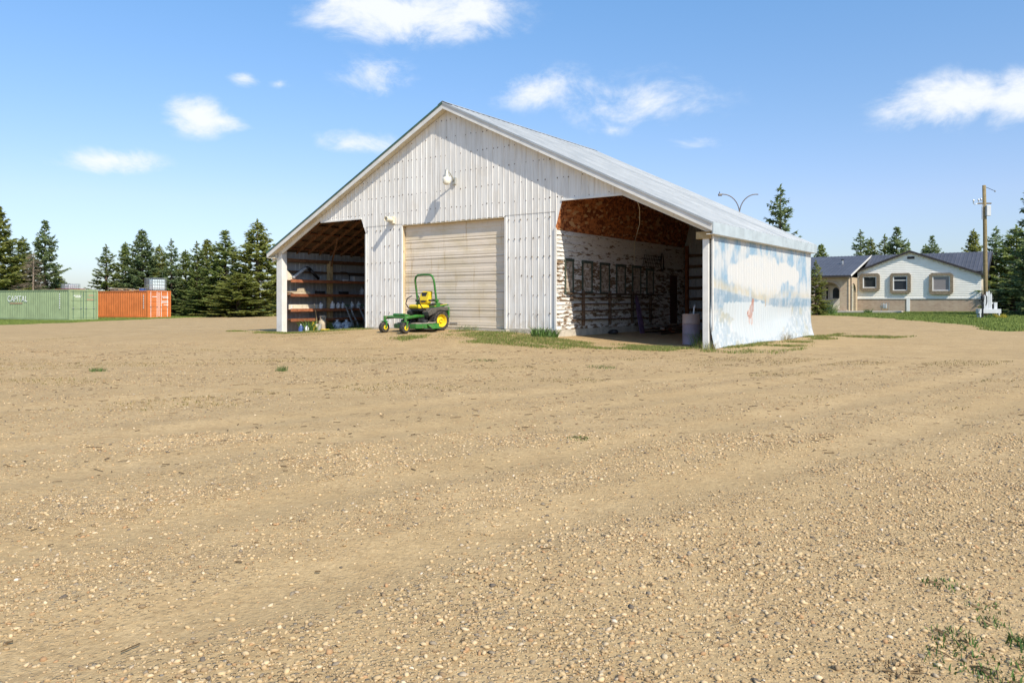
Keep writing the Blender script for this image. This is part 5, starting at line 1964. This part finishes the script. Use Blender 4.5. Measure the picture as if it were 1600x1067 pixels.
    MB().bx(-11.2, -11.14, -1.82, -1.77, 1.05, 1.2).build('handle', 'galv', door)
    sl = MB().bx(-11.66, -11.33, -1.77, -1.70, .18, 2.32).build('side_light', 'house_door', h)
    MB().bx(-11.57, -11.42, -1.79, -1.772, 1.1, 2.15).build('pane', 'glass', sl)
    wn = MB().bx(-12.55, -11.85, -1.78, -1.70, 1.1, 2.25).build('window', 'window_white', h)
    MB().bx(-12.46, -11.94, -1.795, -1.782, 1.2, 2.15).build('pane', 'glass', wn)
    MB().bx(-11.86, -11.74, -3.2, -3.08, .15, 2.8).build('porch_post', 'red_wood', h)
    # gas meter
    x, y = BU[0] * 7.1 + H0[0] - BW[0] * .35, BU[1] * 7.1 + H0[1] - BW[1] * .35
    m = thing('gas_meter', 'grey gas meter on pipes against the brick base of the house', 'meter', (x, y, H(x, y)), BARN_ROT)
    MB().bx(-.18, .18, -.12, .12, .32, .72).build('meter_body', 'grey_plastic', m, bevel=.05)
    MB().tube([(-.28, 0, -.02), (-.28, 0, .78), (-.1, 0, .82), (-.1, 0, .72)], .03, 8).build('pipe', 'galv', m)
    MB().tube([(.1, 0, .72), (.1, 0, .82), (.32, 0, .82), (.32, 0, -.02)], .03, 8).build('pipe', 'galv', m)
    MB().cyl((-.28, 0, .5), (-.28, -.12, .5), .09, .09, 12).build('regulator', 'galv', m)
    # entry steps at the right-hand end
    x, y = H0[0] - BU[0] * .9 + BW[0] * .6, H0[1] - BU[1] * .9 + BW[1] * .6
    st = thing('entry_steps', 'wooden entry steps with red rail at the right end of the house', 'steps', (x, y, H(x, y)), BARN_ROT)
    for k in range(5):
        MB().bx(.1 + k * .28, .1 + k * .28 + .3, 0, 1.3, .86 - k * .18, .92 - k * .18).build('tread', 'grey_wood', st)
        MB().bx(.1 + k * .28, .1 + k * .28 + .04, 0.02, 1.28, -.05, .86 - k * .18).build('riser', 'red_wood', st)
    MB().bx(-.9, .1, 0, 1.3, .86, .94).build('landing', 'grey_wood', st)
    MB().bx(-.88, .08, .03, 1.27, -.05, .86).build('landing_base', 'red_wood', st)
    for a, z_ in ((-.8, .94), (.1, .9), (1.3, .2)):
        MB().bx(a, a + .07, 0, .07, z_ - .1, z_ + .85).build('rail_post', 'red_wood', st)
    MB().bar((-.8, .035, 1.75), (.13, .035, 1.75), .07, .05).build('hand_rail', 'red_wood', st)
    MB().bar((.13, .035, 1.75), (1.34, .035, 1.03), .07, .05).build('hand_rail', 'red_wood', st)
    # walkway
    mb = MB()
    pts = []
    for k in range(13):
        t = 17 - k * 1.0
        for d in (-6.0, -4.5):
            x, y = H0[0] + BU[0] * t + BW[0] * d, H0[1] + BU[1] * t + BW[1] * d
            pts.append((x, y, H(x, y) + .07))
    mb.add(pts, [(2 * i, 2 * i + 1, 2 * i + 3, 2 * i + 2) for i in range(12)])
    o = mb.build('walkway', 'paving')
    s_ = o.modifiers.new('solid', 'SOLIDIFY')
    s_.thickness = .12
    tag(o, 'pale concrete walkway along the front of the house', kind='structure')


# ================================================================== POLES
def build_poles():
    x, y = 31.05, 50.0
    z0 = H(x, y)
    t = thing('utility_pole', 'tall brown wooden utility pole with a white meter box', 'pole', (x, y, z0))
    MB().tube([(0.06, 0, -.1), (.03, 0, 3.0), (.0, 0, 6), (-.06, 0, 8.65)], [.135, .128, .118, .105], 14).build('pole', 'pole_wood', t, True)
    MB().bx(-.05, .22, -.30, -.12, 6.62, 7.30).build('meter_box', 'white_paint', t, bevel=.02)
    MB().tube([(-.25, -.12, 6.4), (-.25, -.12, 7.2), (-.2, -.1, 7.35)], .04, 8).build('conduit', 'galv', t)
    MB().bx(-.5, .4, -.05, .05, 7.42, 7.5).build('cross_arm', 'pole_wood', t)
    for a, b in ((-.78, 7.5), (-.45, 7.55), (-.28, 7.58)):
        MB().lathe([(0, 0), (.03, 0), (.03, .08), (.06, .1), (.055, .15), (.03, .2), (0, .21)], (a, -.05, b), 10).build('insulator', 'galv', t)
    MB().tube([(-.5, -.05, 7.46), (-.7, -.05, 7.38), (-.82, -.05, 7.5)], .02, 6).build('bracket', 'galv', t)
    MB().tube([(.0, 0, 8.55), (.25, 0, 8.45), (.5, 0, 8.34), (.62, 0, 8.3)], .016, 6).build('service_wire', 'black_metal', t)
    MB().lathe([(0, 0), (.05, .02), (.05, .1), (0, .13)], (.66, 0, 8.2), 8).build('insulator', 'galv', t)
    MB().bx(-.14, .2, -.17, .17, 1.35, 1.5).build('band', 'red_metal', t)
    # white planter at its foot
    x2, y2 = 30.4, 48.6
    p = thing('planter_bench', 'white wooden planter bench at the foot of the utility pole', 'planter', (x2, y2, H(x2, y2)))
    MB().bx(-.72, .72, -.16, .16, .30, .58).build('trough', 'white_paint', p, bevel=.01)
    for a in (-.6, .6):
        for b in (-.12, .12):
            MB().bx(a - .04, a + .04, b - .04, b + .04, -.03, .31).build('leg', 'white_paint', p)
    for k in range(4):
        a = -.15 + k * .13
        hh = (1.45, 1.62, 1.66, 1.5)[k]
        MB().prism([(a - .055, .10, .5), (a + .055, .10, .5), (a + .055, .10, hh), (a, .10, hh + .09), (a - .055, .10, hh)], (0, .03, 0)).build('back_slat', 'white_paint', p)
    MB().bx(-.3, .4, .132, .16, .9, 1.0).build('back_rail', 'white_paint', p)
    MB().bx(.42, .62, .08, .12, .55, 1.0).build('back_slat', 'white_paint', p)
    w = thing('hand_pump', 'black cast hand pump with curved handle beside the white planter', 'pump', (29.72, 48.1, H(29.72, 48.1)))
    MB().cyl((0, 0, -.03), (0, 0, 1.2), .055, .05, 12).build('pump_body', 'black_metal', w)
    MB().lathe([(.05, 0), (.10, .02), (.11, .25), (.07, .33), (0, .34)], (0, 0, 1.15), 12).build('pump_head', 'black_metal', w, 'auto')
    MB().tube([(.0, 0, 1.45), (.14, 0, 1.52), (.26, 0, 1.38), (.27, 0, 1.05), (.2, 0, .8)], .028, 8).build('pump_handle', 'black_metal', w, True)
    MB().tube([(-.05, 0, 1.2), (-.16, 0, 1.2), (-.2, 0, 1.08)], .03, 8).build('spout', 'black_metal', w, True)
    tuft(30.9, 48.2, .42, .1, .34, 160, 'yellow flowering plant below the white planter', 501, 'flower_yellow', name='flower_clump', leafy=True)
    tuft(30.2, 48.2, .35, .08, .25, 120, 'dark leafy plant under the white planter', 502, name='flower_clump', leafy=True)
    # two-armed lamp behind the barn
    x, y = 11.95, 40.0
    t = thing('twin_arm_mast', 'slender grey mast with two curved arms rising behind the barn roof', 'mast', (x, y, H(x, y)))
    MB().tube([(0, 0, -.1), (0, 0, 3), (0, 0, 5.9)], [.055, .05, .04], 10).build('mast', 'mast_grey', t, True)
    for s in (-1, 1):
        pts = [(0, 0, 5.8)] + [(s * (.86 * (1 - math.cos(a)) ), 0, 5.85 + 1.02 * math.sin(a)) for a in np.linspace(.1, PI / 2, 9)]
        pts = [(p[0], p[1], p[2]) for p in pts] + [(s * .98, 0, 6.86)]
        MB().tube(pts, .028, 8).build('curved_arm', 'mast_grey', t, True)
    MB().bx(-1.12, -.92, -.06, .06, 6.78, 6.90).build('lamp_head', 'mast_grey', t, bevel=.02)
    MB().cyl((-1.05, 0, 6.9), (-1.05, 0, 7.0), .02, .02, 6).build('sensor', 'black_metal', t)


# ================================================================== TREES
def spruce_mesh(seed, hh=10., rad=2.5, gap=.0, top_thin=1.0, dens=1.0):
    rg = random.Random(seed)
    V, F4 = [], []
    BV = MB()

    def spray(p, d, l, w, roll):
        s = d.cross(Vector((0, 0, 1)))
        if s.length < .05:
            s = Vector((1, 0, 0))
        s.normalize()
        u = s.cross(d).normalized()
        s = s * math.cos(roll) + u * math.sin(roll)
        n = len(V)
        m = p + d * l * .45 + Vector((0, 0, l * .05))
        e = p + d * l - Vector((0, 0, l * .12))
        V.extend([p, m + s * w, e, m - s * w])
        F4.append((n, n + 1, n + 2, n + 3))
    z = .35
    turn = rg.random() * 6
    while z < hh - .12:
        f = z / hh
        env = (1 - f) ** .78 * rad * (.55 + .45 * min(1, f / .12))
        env *= 1 + .16 * math.sin(z * 2.3 + seed) + rg.uniform(-.1, .1)
        nb = 7 if f < .6 else (6 if f < .85 else 5)
        for k in range(nb):
            if rg.random() < gap:
                continue
            turn += 2 * PI / nb + rg.uniform(-.35, .35)
            L_ = max(.14, env * rg.uniform(.55, 1.22))
            el = R(-16 + 52 * f + rg.uniform(-9, 9))
            dv = Vector((math.cos(turn) * math.cos(el), math.sin(turn) * math.cos(el), math.sin(el)))
            p0 = Vector((0, 0, z + rg.uniform(-.1, .1)))
            tip = p0 + dv * L_ + Vector((0, 0, .10 * L_))
            if L_ > .8:
                BV.tube([p0, p0 + dv * L_ * .55 - Vector((0, 0, .03 * L_)), tip], [.03 * (1 - f) + .01, .016, .006], 4)
            st = .13 / dens
            n = max(2, int(L_ / st))
            for i in range(n):
                q = (i + rg.random()) / n
                if q < .30 and L_ > .6:
                    continue
                pc = p0 + dv * L_ * q + Vector((0, 0, -.06 * L_ * math.sin(PI * q) + .10 * L_ * q * q))
                l = (.27 + .30 * (1 - q) * min(1, L_)) * rg.uniform(.7, 1.25)
                for sd in (-1, 1):
                    a = turn + sd * R(rg.uniform(28, 68))
                    d2 = Vector((math.cos(a), math.sin(a), rg.uniform(-.45, .15) + .3 * f)).normalized()
                    spray(pc, d2, l, l * rg.uniform(.22, .34), rg.uniform(-.9, .9))
                if rg.random() < .55:
                    d2 = (dv + Vector((rg.uniform(-.3, .3), rg.uniform(-.3, .3), rg.uniform(-.5, .5)))).normalized()
                    spray(pc, d2, l * .8, l * .2, rg.uniform(-1.4, 1.4))
                for rep in range(2 if q > .4 else 1):
                    if rg.random() < .85:
                        spray(pc + Vector((rg.uniform(-.08, .08), rg.uniform(-.08, .08), rg.uniform(0, .06))), (Vector((rg.uniform(-.35, .35), rg.uniform(-.35, .35), -rg.uniform(.35, .9))) + Vector((dv.x, dv.y, 0)) * .7).normalized(), l * .8, l * .27, rg.uniform(-.6, .6))
            spray(tip - dv * .05, (dv + Vector((0, 0, .3))).normalized(), .26, .05, rg.uniform(-.5, .5))
        z += (.20 + .12 * (1 - f)) * rg.uniform(.8, 1.25) * (1 if f < .8 else top_thin)
    for k in range(9):
        spray(Vector((0, 0, hh - .3 + k * .04)), Vector((rg.uniform(-.5, .5), rg.uniform(-.5, .5), 1)).normalized(), .32, .05, rg.random() * 3)
    crown = np_mesh('crown', np.array([tuple(v) for v in V]), np.array(F4))
    limbs = bpy.data.meshes.new('limbs')
    limbs.from_pydata(BV.v, [], BV.f)
    tb = MB().tube([(0, 0, -.2), (0, 0, hh * .5), (.03, 0, hh - .1)], [.19, .10, .015], 9)
    trunk = bpy.data.meshes.new('trunk')
    trunk.from_pydata(tb.v, [], tb.f)
    return crown, limbs, trunk


def build_trees():
    var = [spruce_mesh(11, 10, 2.6), spruce_mesh(12, 10, 2.4, .08), spruce_mesh(13, 10, 2.8, .05, 1.3), spruce_mesh(14, 10, 2.2, .22, 1.5, .9), spruce_mesh(15, 10, 2.6, .14, 1.2)]
    mats = ['spruce_green', 'spruce_blue', 'spruce_olive']
    cache = {}

    def inst(vi, mi):
        if (vi, mi) not in cache:
            c, l, t = var[vi]
            c2 = c.copy()
            c2.materials.append(MAT[mats[mi]])
            l2 = l.copy()
            l2.materials.append(MAT['bark'])
            t2 = t.copy()
            t2.materials.append(MAT['bark'])
            cache[(vi, mi)] = (c2, l2, t2)
        return cache[(vi, mi)]
    rnd = random.Random(77)

    def tree(px, top, Z, wpx, vi, mi, label, group):
        x = (px - 800) / 1190 * Z
        z0 = H(x, Z)
        hh = (HOR - top) * Z / 1190 + CAM_H - z0
        t = thing('spruce_tree', label, 'tree', (x, Z, z0), rnd.uniform(0, 6.28), group)
        r = wpx * Z / 1190 / 2.5 * .78 * 1.25
        c, l, k = inst(vi, mi)
        for nm, me in (('crown', c), ('limbs', l), ('trunk', k)):
            o = bpy.data.objects.new(nm, me)
            COL.objects.link(o)
            o.parent = t
        t.scale = (r, r, hh / 10.0)
        return t
    gl = 'spruces behind the containers'
    left = [(-6, 322, 74, 68, 0, 2, 'tall spruce cut by the left edge of the photo'),
            (36, 372, 79, 48, 1, 0, 'shorter spruce just left of the one with dead twigs'),
            (70, 347, 76, 46, 4, 1, 'tall spruce with bare brown twigs behind the green container'),
            (166, 384, 84, 46, 3, 0, 'loose spruce right of the sky gap behind the containers'),
            (196, 380, 86, 40, 1, 0, 'narrow spruce second from the sky gap'),
            (222, 361, 84, 50, 0, 1, 'tallest spruce behind the orange container'),
            (249, 384, 87, 40, 2, 2, 'short olive spruce right of the tallest one behind the orange container'),
            (268, 375, 83, 40, 3, 1, 'sparse topped spruce above the orange container right end'),
            (290, 392, 86, 42, 1, 0, 'shortest spruce just right of the orange container'),
            (308, 379, 82, 42, 3, 0, 'spruce third from the barn among the dense clump'),
            (324, 376, 84, 46, 0, 2, 'bushy spruce left of the pointed one near the barn'),
            (352, 362, 80, 62, 4, 0, 'pointed spruce second from the barn'),
            (402, 345, 78, 66, 2, 2, 'large spruce nearest the left end of the barn'),
            (440, 388, 88, 46, 1, 2, 'spruce half hidden behind the left eave of the barn')]
    for a in left:
        tree(*a, gl)
    # low, wide-spreading skirts in front of the clump
    for (px, top, Z, w, vi, mi, lab) in ((332, 432, 79, 58, 2, 0, 'low bushy spruce filling the foot of the dense clump'),
                                         (372, 428, 74.5, 64, 0, 2, 'low bushy spruce in front of the pointed spruces'),
                                         (286, 440, 85, 48, 4, 0, 'low spruce beside the orange container door end'),
                                         (20, 420, 80, 70, 2, 0, 'low spruce behind the green container lettering'),
                                         (238, 424, 85, 66, 2, 2, 'low bushy spruce behind the orange container'),
                                         (92, 432, 79, 46, 0, 0, 'low spruce at the left side of the sky gap')):
        tree(px, top, Z, w, vi, mi, lab, gl)
    gr_ = 'spruces behind the house'
    right = [(1219, 292, 58, 64, 3, 1, 'big spruce rising alone behind the barn roof'),
             (1283, 383, 92, 34, 0, 0, 'small spruce tip showing above the left end of the house roof'),
             (1345, 361, 90, 46, 3, 1, 'spruce above the house roof, leftmost of its pair'),
             (1361, 373, 92, 34, 1, 2, 'smaller spruce of the left pair above the house roof'),
             (1382, 368, 93, 40, 3, 0, 'spruce left of the tallest one above the house roof'),
             (1401, 357, 89, 46, 4, 1, 'tallest spruce above the house roof'),
             (1419, 377, 95, 26, 3, 0, 'thin spruce behind the gable peak'),
             (1446, 383, 93, 34, 1, 0, 'short spruce just right of the gable peak'),
             (1457, 370, 90, 36, 4, 1, 'spruce second right of the gable peak'),
             (1521, 360, 88, 40, 1, 2, 'dense spruce left of the utility pole'),
             (1556, 356, 80, 50, 3, 1, 'spruce with clumpy top just right of the utility pole'),
             (1588, 354, 66, 66, 2, 0, 'broad spruce second from the right edge of the photo'),
             (1622, 270, 52, 74, 3, 1, 'tall dark spruce cut by the right edge of the photo')]
    for a in right:
        tree(*a, gr_)
    tree(1583, 436, 57, 60, 1, 1, 'low bluish spruce at the right end of the house', gr_)
    tree(1275, 408, 58, 30, 3, 2, 'young spruce between the painted wall and the porch', gr_)
    tree(1640, 380, 60, 90, 2, 1, 'broad low spruce behind the right edge spruce', gr_)
    # dead lower twigs on the second spruce at the left
    rg = random.Random(5)
    x, y = (56 - 800) / 1190 * 74, 73.6
    t = thing('dead_tree', 'bare dead spruce with brown twigs behind the green container', 'tree', (x, y, H(x, y)))
    MB().tube([(0, 0, -.1), (0, 0, 4.0), (.05, 0, 6.6)], [.12, .08, .015], 7).build('trunk', 'dead_twig', t)
    mb = MB()
    for k in range(90):
        z = rg.uniform(2.0, 6.3)
        a = rg.uniform(0, 6.28)
        L_ = (6.8 - z) * rg.uniform(.25, .55)
        p0 = Vector((0, 0, z))
        p1 = p0 + Vector((math.cos(a) * L_, math.sin(a) * L_, L_ * rg.uniform(-.15, .2)))
        mb.tube([p0, (p0 + p1) / 2 + Vector((0, 0, .05)), p1], [.018, .012, .005], 4)
        for q in range(9):
            f = rg.uniform(.3, 1)
            pc = p0.lerp(p1, f)
            b = a + rg.choice((-1, 1)) * rg.uniform(.4, 1.0)
            l = rg.uniform(.2, .5)
            mb.tube([pc, pc + Vector((math.cos(b) * l, math.sin(b) * l, rg.uniform(-.15, .12)))], [.009, .004], 3)
    mb.build('twigs', 'dead_twig', t)
    # bush by the porch
    for (a, b, r, h0, h1, n, lab, sd) in ((24.2, 58.5, .7, .4, 1.2, 260, 'green leafy bush at the left of the porch', 601), (28.6, 61.2, .3, .15, .5, 120, 'small shrub at the foot of the porch corner', 602),
                                          (37.6, 61.0, .35, .12, .4, 120, 'low plants at the right end of the brick base', 603)):
        tuft(a, b, r, h0, h1, n, lab, sd, 'leaf_green', name='shrub', leafy=True)


build_containers()
build_house()
build_poles()
build_trees()
